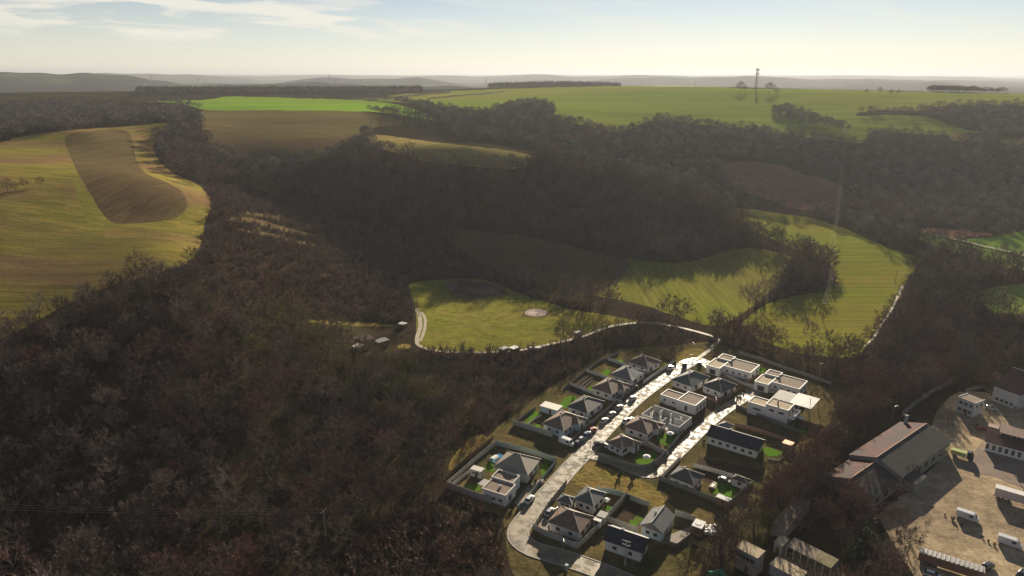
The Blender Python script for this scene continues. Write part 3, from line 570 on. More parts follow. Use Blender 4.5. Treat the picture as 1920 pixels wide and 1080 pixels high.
def strip(name, px, width, material, lift=0.05, kerb=0.0):
    w = ground([p[0] for p in px], [p[1] for p in px])[:, :2]; c = smooth(w); t = np.gradient(c, axis=0); t /= np.linalg.norm(t, axis=1)[:, None]; nn = np.stack([-t[:, 1], t[:, 0]], -1)
    ks = np.linspace(-.5, .5, max(3, int(width/1.2) + 1)); V0 = []; F0 = []
    for i in range(len(c)):
        for k in ks: x, y = c[i] + nn[i]*k*width; V0.append((x, y, zat(x, y) + lift))
    m = len(ks)
    for i in range(len(c) - 1):
        for k in range(m - 1): F0.append((i*m + k, (i+1)*m + k, (i+1)*m + k + 1, i*m + k + 1)[::-1])
    mb = MB(); mb.add(V0, F0); o = mb.build(name, material, recalc=False); tag(o, kind='structure')
    if kerb:
        kb = MB()
        for s in (-1, 1):
            for i in range(len(c) - 1):
                a0, a1 = c[i] + nn[i]*s*(width/2 + .01), c[i] + nn[i]*s*(width/2 + .01 + kerb); b0, b1 = c[i+1] + nn[i+1]*s*(width/2 + .01), c[i+1] + nn[i+1]*s*(width/2 + .01 + kerb)
                za = zat(*a0) - .1; zb = zat(*b0) - .1
                kb.hexa([(*a0, za), (*b0, zb), (*b1, zb), (*a1, za)], [(*a0, za + .24), (*b0, zb + .24), (*b1, zb + .24), (*a1, za + .24)])
        tag(kb.build('kerb', M['kerb']), kind='structure')
    return o
strip('street', [(1292,681),(1262,698),(1228,722),(1196,746),(1164,776),(1132,809),(1100,845),(1072,874),(1044,906),(1016,938),(992,966),(977,985),(971,1001),(978,1016),(1000,1030),(1035,1040),(1080,1054),(1140,1076),(1210,1108)], 5.4, M['street'], .05, .35)
strip('street', [(1098,852),(1125,857),(1160,868),(1195,884),(1218,889),(1236,880),(1275,845),(1315,806),(1355,772),(1385,752),(1400,742),(1412,735)], 4.2, M['street'], .056, .3)
strip('forecourt', [(1268,695),(1290,680),(1312,676),(1335,688)], 6.0, M['street'], .062)
strip('driveway', [(1402,742),(1420,733),(1405,722),(1370,712),(1335,695)], 4.0, M['paving'], .058)
strip('dirt_track', [(1296,680),(1320,664),(1342,645),(1346,636),(1325,627),(1270,613),(1215,605),(1150,611),(1088,632),(1010,650),(960,658),(880,661),(815,657),(786,648),(782,634),(788,612),(786,592),(780,580)], 1.9, M['track'], .06)
strip('dirt_track', [(788,640),(796,618),(797,598),(790,585)], 1.4, M['track'], .06)
strip('field_path', [(1693,535),(1672,580),(1655,605),(1640,630),(1622,650)], 1.1, M['track'], .08)
strip('field_path', [(1655,412),(1690,425),(1760,441),(1840,460),(1925,479),(2020,500)], 1.8, M['track'], .1)
strip('service_road', [(1350,640),(1420,660),(1500,690),(1580,715),(1660,740)], 2.5, M['soil'], .06)
def patch(name, px, material, lift=.045, step=1.2):
    P = ground([p[0] for p in px], [p[1] for p in px])[:, :2]; x0, y0 = P.min(0); x1, y1 = P.max(0)
    bm = bmesh.new(); vs = [bm.verts.new((x, y, 0)) for x, y in P]; f = bm.faces.new(vs); f.normal_update()
    if f.normal.z < 0: f.normal_flip()
    for ax, lo, hi in ((0, x0, x1), (1, y0, y1)):
        k = lo + 1.5
        while k < hi:
            co = [0, 0, 0]; no = [0, 0, 0]; co[ax] = k; no[ax] = 1; bmesh.ops.bisect_plane(bm, geom=bm.verts[:] + bm.edges[:] + bm.faces[:], plane_co=co, plane_no=no); k += 2.0
    for v in bm.verts: v.co.z = zat(v.co.x, v.co.y) + lift
    me = bpy.data.meshes.new(name); bm.to_mesh(me); bm.free(); return tag(link(name, me, material), kind='structure')
for pp in [[(908,880),(915,866),(928,862),(934,872),(925,884),(912,884)],[(866,914),(880,908),(900,910),(902,918),(890,926),(872,922)],[(1012,884),(1020,862),(1038,870),(1018,892)],
  [(980,796),(1002,770),(1014,776),(990,800)],[(1050,757),(1060,744),(1080,742),(1083,750),(1070,764),(1052,766)],[(1124,703),(1135,692),(1146,694),(1138,706)],[(1155,678),(1164,673),(1170,678),(1162,684)],[(1000,800),(1010,795),(1014,800),(1004,806)],[(1240,680),(1258,685),(1254,690),(1238,684)],[(1100,730),(1112,722),(1118,730),(1108,735)],
  [(1228,826),(1240,812),(1258,815),(1270,823),(1250,836)],[(1188,862),(1200,847),(1228,846),(1232,858),(1215,872),(1196,870)],[(1335,925),(1344,906),(1362,903),(1384,920),(1370,934),(1350,928)],
  [(1131,955),(1138,946),(1150,952),(1142,962)],[(1178,982),(1188,965),(1202,968),(1206,974),(1190,988)],[(1428,846),(1436,838),(1468,845),(1466,855),(1440,856)],[(1417,695),(1424,688),(1440,692),(1428,702)],[(1098,998),(1106,990),(1110,996),(1102,1004)],[(1494,812),(1505,800),(1518,806),(1508,818)]]: patch('lawn', pp, M['lawn'])
for pp in [[(1004,990),(1016,968),(1028,974),(1034,986),(1022,1000)],[(1330,912),(1338,902),(1346,906),(1336,918)],[(965,942),(985,915),(1010,900),(1016,905),(975,955)],[(1240,1010),(1262,1000),(1300,985),(1308,996),(1272,1020)],[(1060,806),(1095,786),(1108,790),(1070,818)],[(1405,760),(1420,745),(1440,748),(1420,770)]]: patch('paving', pp, M['paving'])
for pp in [[(1064,735),(1090,705),(1108,715),(1082,745)],[(1142,975),(1175,940),(1205,950),(1180,985)],[(1290,780),(1330,750),(1345,760),(1300,800)],[(1310,858),(1420,880),(1430,892),(1320,905),(1305,880)]]: patch('soil', pp, M['soil'])

M['asphalt'] = mat('asphalt', (0.26,0.195,0.155), (0.20,0.15,0.12), .4, .85, (0.29,0.225,0.175), .08, spec=.05)
patch('asphalt_patch', [(1797,880),(1852,818),(1920,850),(2000,905),(1925,918),(1862,892)], M['asphalt'])
# ------------------------------------------------------------------ houses
def flat_mat(name, c, rough=0.8, v=0.12, scale=1.2, spec=0.3, metal=0.0): M[name] = mat(name, c, tuple(x*(1 - v) for x in c), scale, rough, spec=spec, metal=metal); return M[name]
flat_mat('wall_white', (0.72,0.70,0.66)); flat_mat('wall_teal', (0.55,0.66,0.68)); flat_mat('wall_grey', (0.52,0.51,0.49)); flat_mat('wall_cream', (0.66,0.60,0.50)); flat_mat('wall_blue', (0.48,0.60,0.66)); flat_mat('wall_pink', (0.55,0.44,0.40))
flat_mat('concrete', (0.42,0.40,0.36), .85, .25); flat_mat('concrete_dark', (0.27,0.255,0.23), .85, .25); flat_mat('brick', (0.30,0.16,0.11), .85, .3, 3.0)
flat_mat('roof_brown', (0.25,0.165,0.115), .7, .3, 1.6, .35); flat_mat('roof_dark', (0.12,0.105,0.095), .6, .3, 1.6, .4); flat_mat('roof_grey', (0.22,0.21,0.20), .55, .3, 1.6, .4); flat_mat('roof_beige', (0.36,0.31,0.24), .7, .22, 1.4, .35)
flat_mat('roof_green', (0.13,0.145,0.13), .6, .25, 1.5, .4); flat_mat('roof_black', (0.045,0.046,0.052), .5, .25, 1.5, .4); flat_mat('roof_gravel', (0.29,0.225,0.17), .9, .3, 1.5, .15); flat_mat('roof_tan', (0.50,0.40,0.27), .9, .2, 1.2, .15); flat_mat('roof_metal', (0.42,0.40,0.36), .75, .12, .8, .2)
M['roof_rust'] = mat('roof_rust', (0.115,0.034,0.025), (0.040,0.038,0.037), 0.2, .9, (0.06,0.026,0.022), 0.7, lo=.42, hi=.56, spec=.2)
M['roof_slate'] = mat('roof_slate', (0.07,0.072,0.068), (0.05,0.052,0.05), 1.2, .85, (0.09,0.088,0.075), .1, spec=.2)
M['roof_olive'] = mat('roof_olive', (0.23,0.20,0.12), (0.17,0.15,0.09), 1.0, .9, spec=.1); M['tile_brown'] = mat('tile_brown', (0.16,0.085,0.065), (0.12,0.07,0.055), 1.0, .8, spec=.25)
flat_mat('trim', (0.62,0.58,0.50), .6); flat_mat('ridge', (0.42,0.36,0.29), .6); flat_mat('frame', (0.10,0.095,0.09), .5); flat_mat('door', (0.14,0.09,0.06), .5); flat_mat('wood', (0.30,0.20,0.12), .7, .3, 3); flat_mat('steel', (0.42,0.42,0.42), .4, .1, 1, .5, .6); flat_mat('dark_metal', (0.08,0.08,0.085), .5)
M['glass'] = mat('glass', (0.03,0.035,0.045), (0.05,0.055,0.065), .5, .12, spec=.6)
flat_mat('fabric_white', (0.80,0.79,0.75), .8); flat_mat('rubber', (0.02,0.02,0.02), .8)
def frame_of(l, f, r, z, ang=None):
    """a rectangle on the land from three corners seen at height z: front corner, edge to the right, edge to the left"""
    gz = G(f[0], f[1] + 8)[2]; L, F, Rr = (at_z(np.array([p[0]]), np.array([p[1]]), z + gz)[0] for p in (l, f, r))
    a = L - F; b = Rr - F
    if ang is None: ang = 0.5*(math.atan2(b[1], b[0]) + math.atan2(-a[0], a[1]))
    else: ang = R(ang)
    ex = np.array([math.cos(ang), math.sin(ang)]); ey = np.array([-ex[1], ex[0]])
    return (F[0], F[1], gz), ang, float(abs(b[:2] @ ex)), float(abs(a[:2] @ ey))
def hip(mb, x0, x1, y0, y1, z, pitch, ov=0.0, axis=None, gable=False, th=.18):
    """hip (or gable) roof over a rectangle, with a fascia"""
    x0 -= ov; x1 += ov; y0 -= ov; y1 += ov; w, d = x1 - x0, y1 - y0; axis = axis or ('x' if w > d else 'y')
    h = min(w, d)*.5*pitch if not gable else (d if axis == 'x' else w)*.5*pitch
    ins = min(w, d)*.5 if not gable else 0.0
    if axis == 'x': a, b = (x0 + min(ins, w/2 - .05), (y0+y1)/2, z + h), (x1 - min(ins, w/2 - .05), (y0+y1)/2, z + h)
    else: a, b = ((x0+x1)/2, y0 + min(ins, d/2 - .05), z + h), ((x0+x1)/2, y1 - min(ins, d/2 - .05), z + h)
    c = [(x0,y0,z),(x1,y0,z),(x1,y1,z),(x0,y1,z)]; lo = [(x,y,z-th) for x,y,_ in c]
    fs = [(0,1,5,4),(1,2,5),(2,3,4,5),(3,0,4)] if axis == 'x' else [(0,1,4),(1,2,5,4),(2,3,5),(3,0,4,5)]
    mb.add(c + [a, b] + lo, fs + [(6,7,1,0),(7,8,2,1),(8,9,3,2),(9,6,0,3),(9,8,7,6)])
    return a, b, c
def windows(root, wall_side, n, length, off, z0, w=1.3, h=1.25, gap=None, start=None, depth=0.0, front=0.0, wmat='frame'):
    """windows along a wall: side 'x' = the wall at x=front facing -x (runs along y), 'y' = the wall at y=front facing -y, 'X'/'Y' the far walls"""
    for i in range(n):
        c = off + (length - 2*off)*(i + .5)/n
        def bx(u0, u1, d0, d1, za, zb):
            m = MB()
            if wall_side == 'x': m.box(front - d1, front - d0, u0, u1, za, zb)
            elif wall_side == 'X': m.box(front + d0, front + d1, u0, u1, za, zb)
            elif wall_side == 'y': m.box(u0, u1, front - d1, front - d0, za, zb)
            else: m.box(u0, u1, front + d0, front + d1, za, zb)
            return m
        f = bx(c - w/2, c + w/2, -.05, .05, z0, z0 + h).build('window', M[wmat], root)
        bx(c - w/2 + .09, c - .03, .04, .065, z0 + .09, z0 + h - .09).build('pane', M['glass'], f); bx(c + .03, c + w/2 - .09, .04, .065, z0 + .09, z0 + h - .09).build('pane', M['glass'], f)
def chimney(root, x, y, z0, h, m='wall_white', s=.3):
    c = MB().box(x - s, x + s, y - s, y + s, z0, z0 + h).build('chimney', M[m], root); MB().box(x - s - .08, x + s + .08, y - s - .08, y + s + .08, z0 + h, z0 + h + .12).build('chimney_cap', M['concrete'], c)
def ridge_caps(root, segs, m='ridge'):
    for a, b in segs:
        a = Vector(a) + Vector((0, 0, .03)); b = Vector(b) + Vector((0, 0, .03))
        if (b - a).length > .4: MB().tube(a, b, .14, .14, 5).build('ridge_cap', M[m], root)
def hip_house(label, l, f, r, z=3.0, pitch=.52, roof='roof_brown', wall='wall_white', wing=None, gable=False, axis=None, name='house', cat='house', ang=None, nx=2, ny=2, chim=True, ov=.55, group='hip roofed family houses', porch=False, caps='ridge'):
    (x, y, gz), an, b, a = frame_of(l, f, r, z, ang)
    root = empty(name, (x, y, gz), an, label, cat, group); W = MB(); W.box(ov, b - ov, ov, a - ov, -.4, z - .02)
    Rf = MB(); pa, pb, c = hip(Rf, 0, b, 0, a, z, pitch, 0, axis, gable)
    if gable:   # gable triangles
        if axis == 'x':
            for xx in (ov, b - ov): W.hexa([(xx-.06, ov, z-.02),(xx-.06, a-ov, z-.02),(xx-.06, a/2, z + (a/2-ov)*pitch - .02)], [(xx+.06, ov, z-.02),(xx+.06, a-ov, z-.02),(xx+.06, a/2, z + (a/2-ov)*pitch - .02)])
        else:
            for yy in (ov, a - ov): W.hexa([(ov, yy-.06, z-.02),(b-ov, yy-.06, z-.02),(b/2, yy-.06, z + (b/2-ov)*pitch - .02)], [(ov, yy+.06, z-.02),(b-ov, yy+.06, z-.02),(b/2, yy+.06, z + (b/2-ov)*pitch - .02)])
    segs = [(pa, pb)]
    if not gable: segs += [(c[0], pa), (c[1], pb if pb[0] > pa[0] + .01 else pa), (c[2], pb), (c[3], pb if pb[1] > pa[1] + .01 else pa)]
    if wing:
        u0, u1, d = wing; W.box(b*u0 + ov, b*u1 - ov, -d + ov, 2.0, -.4, z - .03); q0, q1, qc = hip(Rf, b*u0, b*u1 - .02, -d, a*.5, z - .004, pitch*.98, 0, 'y', gable); segs += [(q0, (q1[0], a*.3, q1[2])), (qc[0], q0), (qc[1], q0)]
    W.build('wall', M[wall], root); Rf.build('roof', M[roof], root); ridge_caps(root, segs, caps)
    # gutters along the two near eaves
    MB().box(-.12, 0, .05, a - .05, z - .16, z - .04).build('gutter', M['trim'], root)
    windows(root, 'x', nx, a, 1.2, 1.0, w=1.1, h=1.0, front=ov); windows(root, 'y', ny, b*(wing[0] if wing else 1), 1.0, 1.0, front=ov)
    if wing: windows(root, 'y', 1, 2*b*(wing[0] + wing[1])*.5, .5, .1, 1.1, 2.1, front=-wing[2] + ov)
    MB().box(b*.32, b*.32 + 1.0, ov - .06, ov + .05, -.02, 2.1).build('door', M['door'], root) if not wing else MB().box(b*wing[1] - ov - .05, b*wing[1] - ov + .06, -.6, .4, 0, 2.1).build('door', M['door'], root)
    if chim: chimney(root, b*.55, a*.62, z + min(a, b)*.2*pitch, 1.5)
    return root, b, a
def flat_block(root, x0, x1, y0, y1, z, wall, top, par=.35, z0=-.4, pw=.28, coping='trim'):
    MB().box(x0, x1, y0, y1, z0, z).build('wall', M[wall], root)
    MB().box(x0 + pw, x1 - pw, y0 + pw, y1 - pw, z, z + .06).build('roof', M[top], root)
    p = MB(); p.box(x0 - .04, x1 + .04, y0 - .04, y0 + pw, z, z + par); p.box(x0 - .04, x1 + .04, y1 - pw, y1 + .04, z, z + par); p.box(x0 - .04, x0 + pw, y0 + pw, y1 - pw, z, z + par); p.box(x1 - pw, x1 + .04, y0 + pw, y1 - pw, z, z + par)
    p.build('parapet', M[coping], root)
HR = 'hip roofed houses along the west side of the street'
hip_house('teal-tinted house with brown stepped hip roof at the lower row end beside the white van', (1016,793), (1057,809), (1093,782), roof='roof_brown', wall='wall_teal', wing=(.55,1,1.7), group=HR)
hip_house('second house up the street row, plain dark hip roof and a lawn behind', (1062,762), (1102,775.5), (1134.6,753), roof='roof_dark', group=HR)
hip_house('third house up the street row, warm brown hip roof with a stepped wing', (1107,727.6), (1148,740), (1180,720.5), roof='roof_brown', wing=(.52,1,1.6), group=HR)
r4, b4, a4 = hip_house('fourth house up the street row, grey hip roof with pale strips on its right slope', (1142,703), (1185,715), (1213,696.5), roof='roof_grey', group=HR)
for k in range(5):
    yy = .6 + k*.75; hh = 3 + yy*.52 + .05; MB().hexa([(b4*.33 + k*.25, yy, hh), (b4*.72 - k*.1, yy, hh), (b4*.72 - k*.1, yy + .3, hh + .156), (b4*.33 + k*.25, yy + .3, hh + .156)], [(b4*.33 + k*.25, yy, hh + .06), (b4*.72 - k*.1, yy, hh + .06), (b4*.72 - k*.1, yy + .3, hh + .216), (b4*.33 + k*.25, yy + .3, hh + .216)]).build('roof_panel', M['steel'], r4)
hip_house('topmost house of the street row, brown hip roof by the turning circle', (1175,678), (1215,690.5), (1241.5,678), roof='roof_brown', group=HR)
hip_house('large house with pale beige pyramid roof beside the covered pool', (925,875.5), (990,892), (1015,861), z=3.2, pitch=.66, roof='roof_beige', wall='wall_cream', group=None)
hip_house('house with brown hip roof beside the roofless building site', (1168,800), (1215,815), (1241,794), roof='roof_brown', wing=(.55,1,1.4), group='hip roofed houses between the two streets')
hip_house('small house with brown double hip roof at the street junction', (1134,830.5), (1167,844), (1200,829), z=2.8, roof='roof_brown', wing=(.5,1,1.5), group='hip roofed houses between the two streets')
hip_house('dark grey hip roofed house at the top of the middle block', (1259,711), (1297,725.5), (1330,706), roof='roof_green', group='hip roofed houses between the two streets')
hip_house('hip roofed house with white walls beside the round hedge', (1315,721.5), (1353,737), (1384,722.5), roof='roof_dark', group='hip roofed houses between the two streets')
hip_house('long low house with black gable roof beyond the side street', (1323,817), (1421,847), (1440,826), z=3.0, pitch=.50, roof='roof_black', gable=True, axis='y', nx=6, ny=1, group=None, ang=54)
hip_house('small garage with pale pyramid roof behind the long black roofed house', (1338,800), (1360,808), (1380,799), z=2.8, pitch=.6, roof='roof_grey', name='garage', cat='garage', nx=1, ny=1, chim=False, group=None, wall='wall_cream')
hip_house('dark hip roofed house with white gable wall at the end of the side street', (1251,894.5), (1302,911.5), (1325,892), roof='roof_dark', group='hip roofed houses at the lower end', pitch=.6)
hip_house('small dark hip roofed garden house behind the green lawn', (1369,899), (1401,908), (1411,901), z=2.5, pitch=.6, roof='roof_dark', name='garden_house', cat='garden house', nx=1, ny=1, chim=False, ov=.35, group=None)
hip_house('house with dark green hip roof along the curving lower street', (1072,938), (1114,950), (1144,927), z=3.1, pitch=.6, roof='roof_green', group='hip roofed houses at the lower end', caps='trim')
hip_house('low annex with green-grey hip roof in front of the green roofed house', (1041,939.5), (1073,948), (1086,935), z=2.7, pitch=.62, roof='roof_green', name='annex', cat='annex', nx=2, ny=1, chim=False, group=None, caps='trim')
hip_house('brown hip roofed house inside the walled corner plot where the street bends', (1026.5,977), (1087.5,1000.5), (1111,968), z=3.0, pitch=.66, roof='roof_brown', group='hip roofed houses at the lower end')
hip_house('white house with black gable roof behind the concrete power pole', (1128,1014), (1204,1038), (1225,1010), z=3.2, pitch=.62, roof='roof_black', gable=True, axis='y', nx=2, ny=1, group=None, ang=60)
hip_house('pale blue house with grey gable roof and bare garden beside it', (1200,982), (1243,1001), (1266,967), z=3.2, pitch=.62, roof='roof_grey', wall='wall_blue', gable=True, axis='x', nx=2, ny=1, group=None, ang=56)
# ---- flat roofed houses
def flat_house(label, l, f, r, z, name='flat_roofed_house', cat='house', ang=None, group=None):
    (x, y, gz), an, b, a = frame_of(l, f, r, z, ang); return empty(name, (x, y, gz), an, label, cat, group), b, a
t, b, a = flat_house('white flat roofed house with brown gravel roof next to the beige pyramid roof', (901.5,919), (948,931), (985,897), 3.5)
flat_block(t, 0, b*.58, 0, a, 3.5, 'wall_white', 'roof_gravel'); flat_block(t, b*.58, b, a*.12, a*1.05, 3.6, 'wall_white', 'roof_gravel', .45)
windows(t, 'x', 3, a, .6, 1.2, 1.1, .8); windows(t, 'y', 1, b*.5, .6, .6, 1.4, 1.9); windows(t, 'y', 2, b*.9, b*.5, .4, 1.0, 2.2, front=a*.12)
chimney(t, b*.3, a*.45, 3.5, .7, 'trim', .35)
t, b, a = flat_house('white flat roofed house with light coping in the middle block', (1231,744), (1304,762), (1323,745), 3.6, ang=50)
flat_block(t, 0, b, 0, a*.5, 3.6, 'wall_white', 'roof_gravel', .3); flat_block(t, b*.1, b*.75, a*.5, a, 3.2, 'wall_white', 'roof_gravel', .3)
windows(t, 'x', 1, a*.5, .5, .6, 1.0, 2.0); windows(t, 'y', 3, b, .4, .7, .9, 2.0); windows(t, 'x', 2, a*1.5, a*.5, 1.4, 1.0, .7, front=b*.1)
for lb, l, f, r in (('white angular bungalow with tan flat roof nearest the turning circle', (1331,679), (1407,700), (1420,684)), ('white angular bungalow with tan flat roof beside the service road', (1421,709), (1499,731), (1516,716))):
    t, b, a = flat_house(lb, l, f, r, 3.6, ang=50, group='white angular flat roofed bungalows')
    flat_block(t, 0, b, 0, a*.66, 3.6, 'wall_white', 'roof_gravel', .3); flat_block(t, -b*.35, b*.55, a*.66, a, 3.4, 'wall_white', 'roof_tan', .3); flat_block(t, b*.55, b*1.1, a*.62, a*.95, 3.9, 'wall_white', 'roof_gravel', .3)
    windows(t, 'x', 4, a*.66, .5, 1.5, 1.0, .8); windows(t, 'x', 1, a*1.66, a*.66, .2, 2.6, 2.2, front=-b*.35); windows(t, 'y', 2, b, .5, 1.0, 1.2, 1.4)
    chimney(t, b*.6, a*.6, 3.6, 1.3); flat = MB()
t, b, a = flat_house('two storey white house with tan flat roofs and a corner balcony', (1403,752), (1478,771), (1500,761), 5.6, ang=50)
flat_block(t, 0, b, 0, a*.58, 5.6, 'wall_white', 'roof_tan', .3); flat_block(t, b*.05, b*.95, a*.58, a*1.05, 4.3, 'wall_white', 'roof_tan', .3)
windows(t, 'x', 2, a*.58, .6, 3.6, 1.8, .8); windows(t, 'x', 1, a*1.6, a*.58, 2.2, 3.0, .7, front=b*.05); windows(t, 'y', 2, b, .4, 3.0, 1.6, 2.0)
MB().box(0, b, -2.2, 0, 2.7, 2.95).build('balcony', M['wall_white'], t); q = MB(); q.box(0, .12, -2.2, -.12, 2.95, 3.9); q.box(b - .12, b, -2.2, -.12, 2.95, 3.9); q.box(0, b, -2.32, -2.2, 2.7, 3.9); q.build('balustrade', M['wall_white'], t); chimney(t, b*.5, a*.35, 5.6, 1.4, 'frame', .2)
t, b, a = flat_house('big light metal carport roof behind the two storey house', (1451,741), (1521,767), (1546,750), 4.2, name='carport', cat='carport', ang=50)
MB().box(0, b, 0, a*.55, 4.0, 4.2).build('roof', M['roof_metal'], t); MB().box(b*.1, b*.85, a*.55, a, 4.02, 4.18).build('roof', M['roof_metal'], t)
for k in range(9): MB().box(.1, b - .1, a*.55*(k + .5)/9 - .05, a*.55*(k + .5)/9 + .05, 4.2, 4.26).build('roof_seam', M['steel'], t)
for xx in (.3, b - .3):
    for yy in (.3, a*.3, a*.54): MB().box(xx - .12, xx + .12, yy - .12, yy + .12, -.3, 4.0).build('post', M['steel'], t)
MB().box(.5, b - .5, a*.52, a*.54, -.3, 4.0).build('back_wall', M['brick'], t); MB().tube((b*.4, a*.12, 4.2), (b*.4, a*.12, 6.2), .1).build('flue', M['dark_metal'], t)
# ---- roofless building site
t, b, a = flat_house('roofless house under construction with bare block walls and columns', (1204,775), (1274,801), (1287,778), 2.8, name='unfinished_house', cat='building site', ang=50)
for x0, x1, y0, y1, h in ((0,b,0,.3,2.8),(b-.3,b,.3,a,2.6),(0,.3,.3,a*.28,2.8),(0,.3,a*.36,a*.5,2.2),(0,.3,a*.7,a,2.8),(.3,b*.8,a-.3,a,2.8),(.3,b*.55,a*.5,a*.5+.25,1.8),(b*.5,b*.5+.25,.3,a*.3,2.7),(b*.6,b-.3,a*.72,a*.72+.25,2.4)): MB().box(x0, x1, y0, y1, -.3, h).build('block_wall', M['wall_grey'], t)
for k in range(6): MB().box(b*(.2 if k % 2 else .62), b*(.2 if k % 2 else .62) + .4, a*(.15 + .13*k), a*(.15 + .13*k) + .6, -.2, 3.3).build('column', M['wall_white'], t)
MB().box(-.4, b + .4, -.4, a + .4, -.3, .1).build('floor_slab', M['concrete'], t)
# ---- sheds, roofs and small buildings
def shed(label, l, f, r, z, wall, top, name='shed', cat='shed', ang=None, over=.15, openings=1, group=None):
    (x, y, gz), an, b, a = frame_of(l, f, r, z, ang); t = empty(name, (x, y, gz), an, label, cat, group)
    MB().box(over, b - over, over, a - over, -.3, z - .15).build('wall', M[wall], t); MB().box(0, b, 0, a, z - .15, z + .03).build('roof', M[top], t)
    if openings: MB().box(over - .05, over + .02, a*.35, a*.35 + .9, 0, 2.0).build('door', M['door'], t)
    return t, b, a
shed('long low teal shed with lit flat roof behind the bottom houses of the row', (1015,758), (1045,770), (1052,760), 2.5, 'wall_teal', 'trim')
t, b, a = shed('small white garden cabin with flat roof near the pool', (882,878), (902,885), (908,877.5), 2.6, 'wall_white', 'trim', 'garden_cabin', 'cabin'); windows(t, 'x', 2, a, .3, 1.2, .6, .6, front=.15)
shed('pale flat roofed shed between the green and brown roofed houses', (1118,967), (1134,972), (1142,962), 2.5, 'concrete', 'roof_metal'); shed('small white box hut at the corner of two garden walls', (1112,974), (1126,979), (1130,973), 2.3, 'wall_white', 'trim', 'hut', 'hut')
t, b, a = shed('brick kiosk with white roof and a round hole in it', (1297,984), (1316,992), (1322,978), 3.0, 'brick', 'fabric_white', 'kiosk', 'kiosk'); MB().tube((b*.5, a*.55, 3.03), (b*.5, a*.55, 3.12), .8, .8, 14).build('vent', M['frame'], t)
t, b, a = shed('white lean-to roof over the terrace at the lower edge of the lawn', (1342,931), (1367,941), (1372,935), 2.5, 'wood', 'fabric_white', 'pergola', 'pergola')
t, b, a = frame_of((1130,937), (1138,941), (1144,935), 2.4)[1:], 0, 0
(x, y, gz), an, b, a = frame_of((1130,937), (1138,941), (1144,935), 2.4); t = empty('gazebo', (x, y, gz), an, 'small white topped gazebo on the lawn of the green roofed house', 'gazebo'); Rf = MB(); hip(Rf, 0, b, 0, a, 2.3, .4); Rf.build('canopy', M['fabric_white'], t)
for xx in (.15, b - .15):
    for yy in (.15, a - .15): MB().box(xx - .06, xx + .06, yy - .06, yy + .06, -.2, 2.2).build('post', M['wood'], t)
t, b, a = shed('bright orange topped container behind the long black roofed house', (1467,829), (1484,836), (1488,829), 2.2, 'wood', 'wood', 'container', 'container'); M['orange'] = flat_mat('orange', (0.62,0.27,0.05), .6); t.children[1].data.materials[0] = M['orange']
# canopy sheet by the flat roofed house
(x, y, gz), an, b, a = frame_of((895,907), (906,911), (920,902), 2.4); t = empty('awning', (x, y, gz), an, 'pale awning sheet at the garden side of the gravel roofed house', 'awning'); MB().box(0, b, 0, a, 2.3, 2.38).build('sheet', M['roof_metal'], t)
for xx, yy in ((.1, .1), (.1, a - .1), (b - .1, .1), (b - .1, a - .1)): MB().box(xx - .05, xx + .05, yy - .05, yy + .05, -.2, 2.3).build('post', M['steel'], t)
# covered pool
p = G(931, 862); t = empty('pool', (p[0], p[1], p[2]), R(50), 'blue garden pool half covered by a white arched dome', 'pool'); M['pool_blue'] = mat('pool_blue', (0.04,0.22,0.42), (0.05,0.28,0.5), 1, .1, spec=.5)
MB().box(-2.0, 3.2, -1.6, 1.6, .05, .30).build('rim', M['trim'], t); MB().box(-1.8, 3.0, -1.4, 1.4, .25, .34).build('water', M['pool_blue'], t); d = MB(); n = 10
for k in range(n):
    a0, a1 = math.pi*k/n, math.pi*(k + 1)/n; pts = [(1.55*math.cos(q), .3 + 1.25*math.sin(q)) for q in (a0, a1)]
    d.hexa([(-2.1, pts[0][0], pts[0][1]), (-2.1, pts[1][0], pts[1][1]), (-2.1, pts[1][0]*.96, pts[1][1]*.96), (-2.1, pts[0][0]*.96, pts[0][1]*.96)], [(.4, pts[0][0], pts[0][1]), (.4, pts[1][0], pts[1][1]), (.4, pts[1][0]*.96, pts[1][1]*.96), (.4, pts[0][0]*.96, pts[0][1]*.96)])
d.build('dome', M['fabric_white'], t)
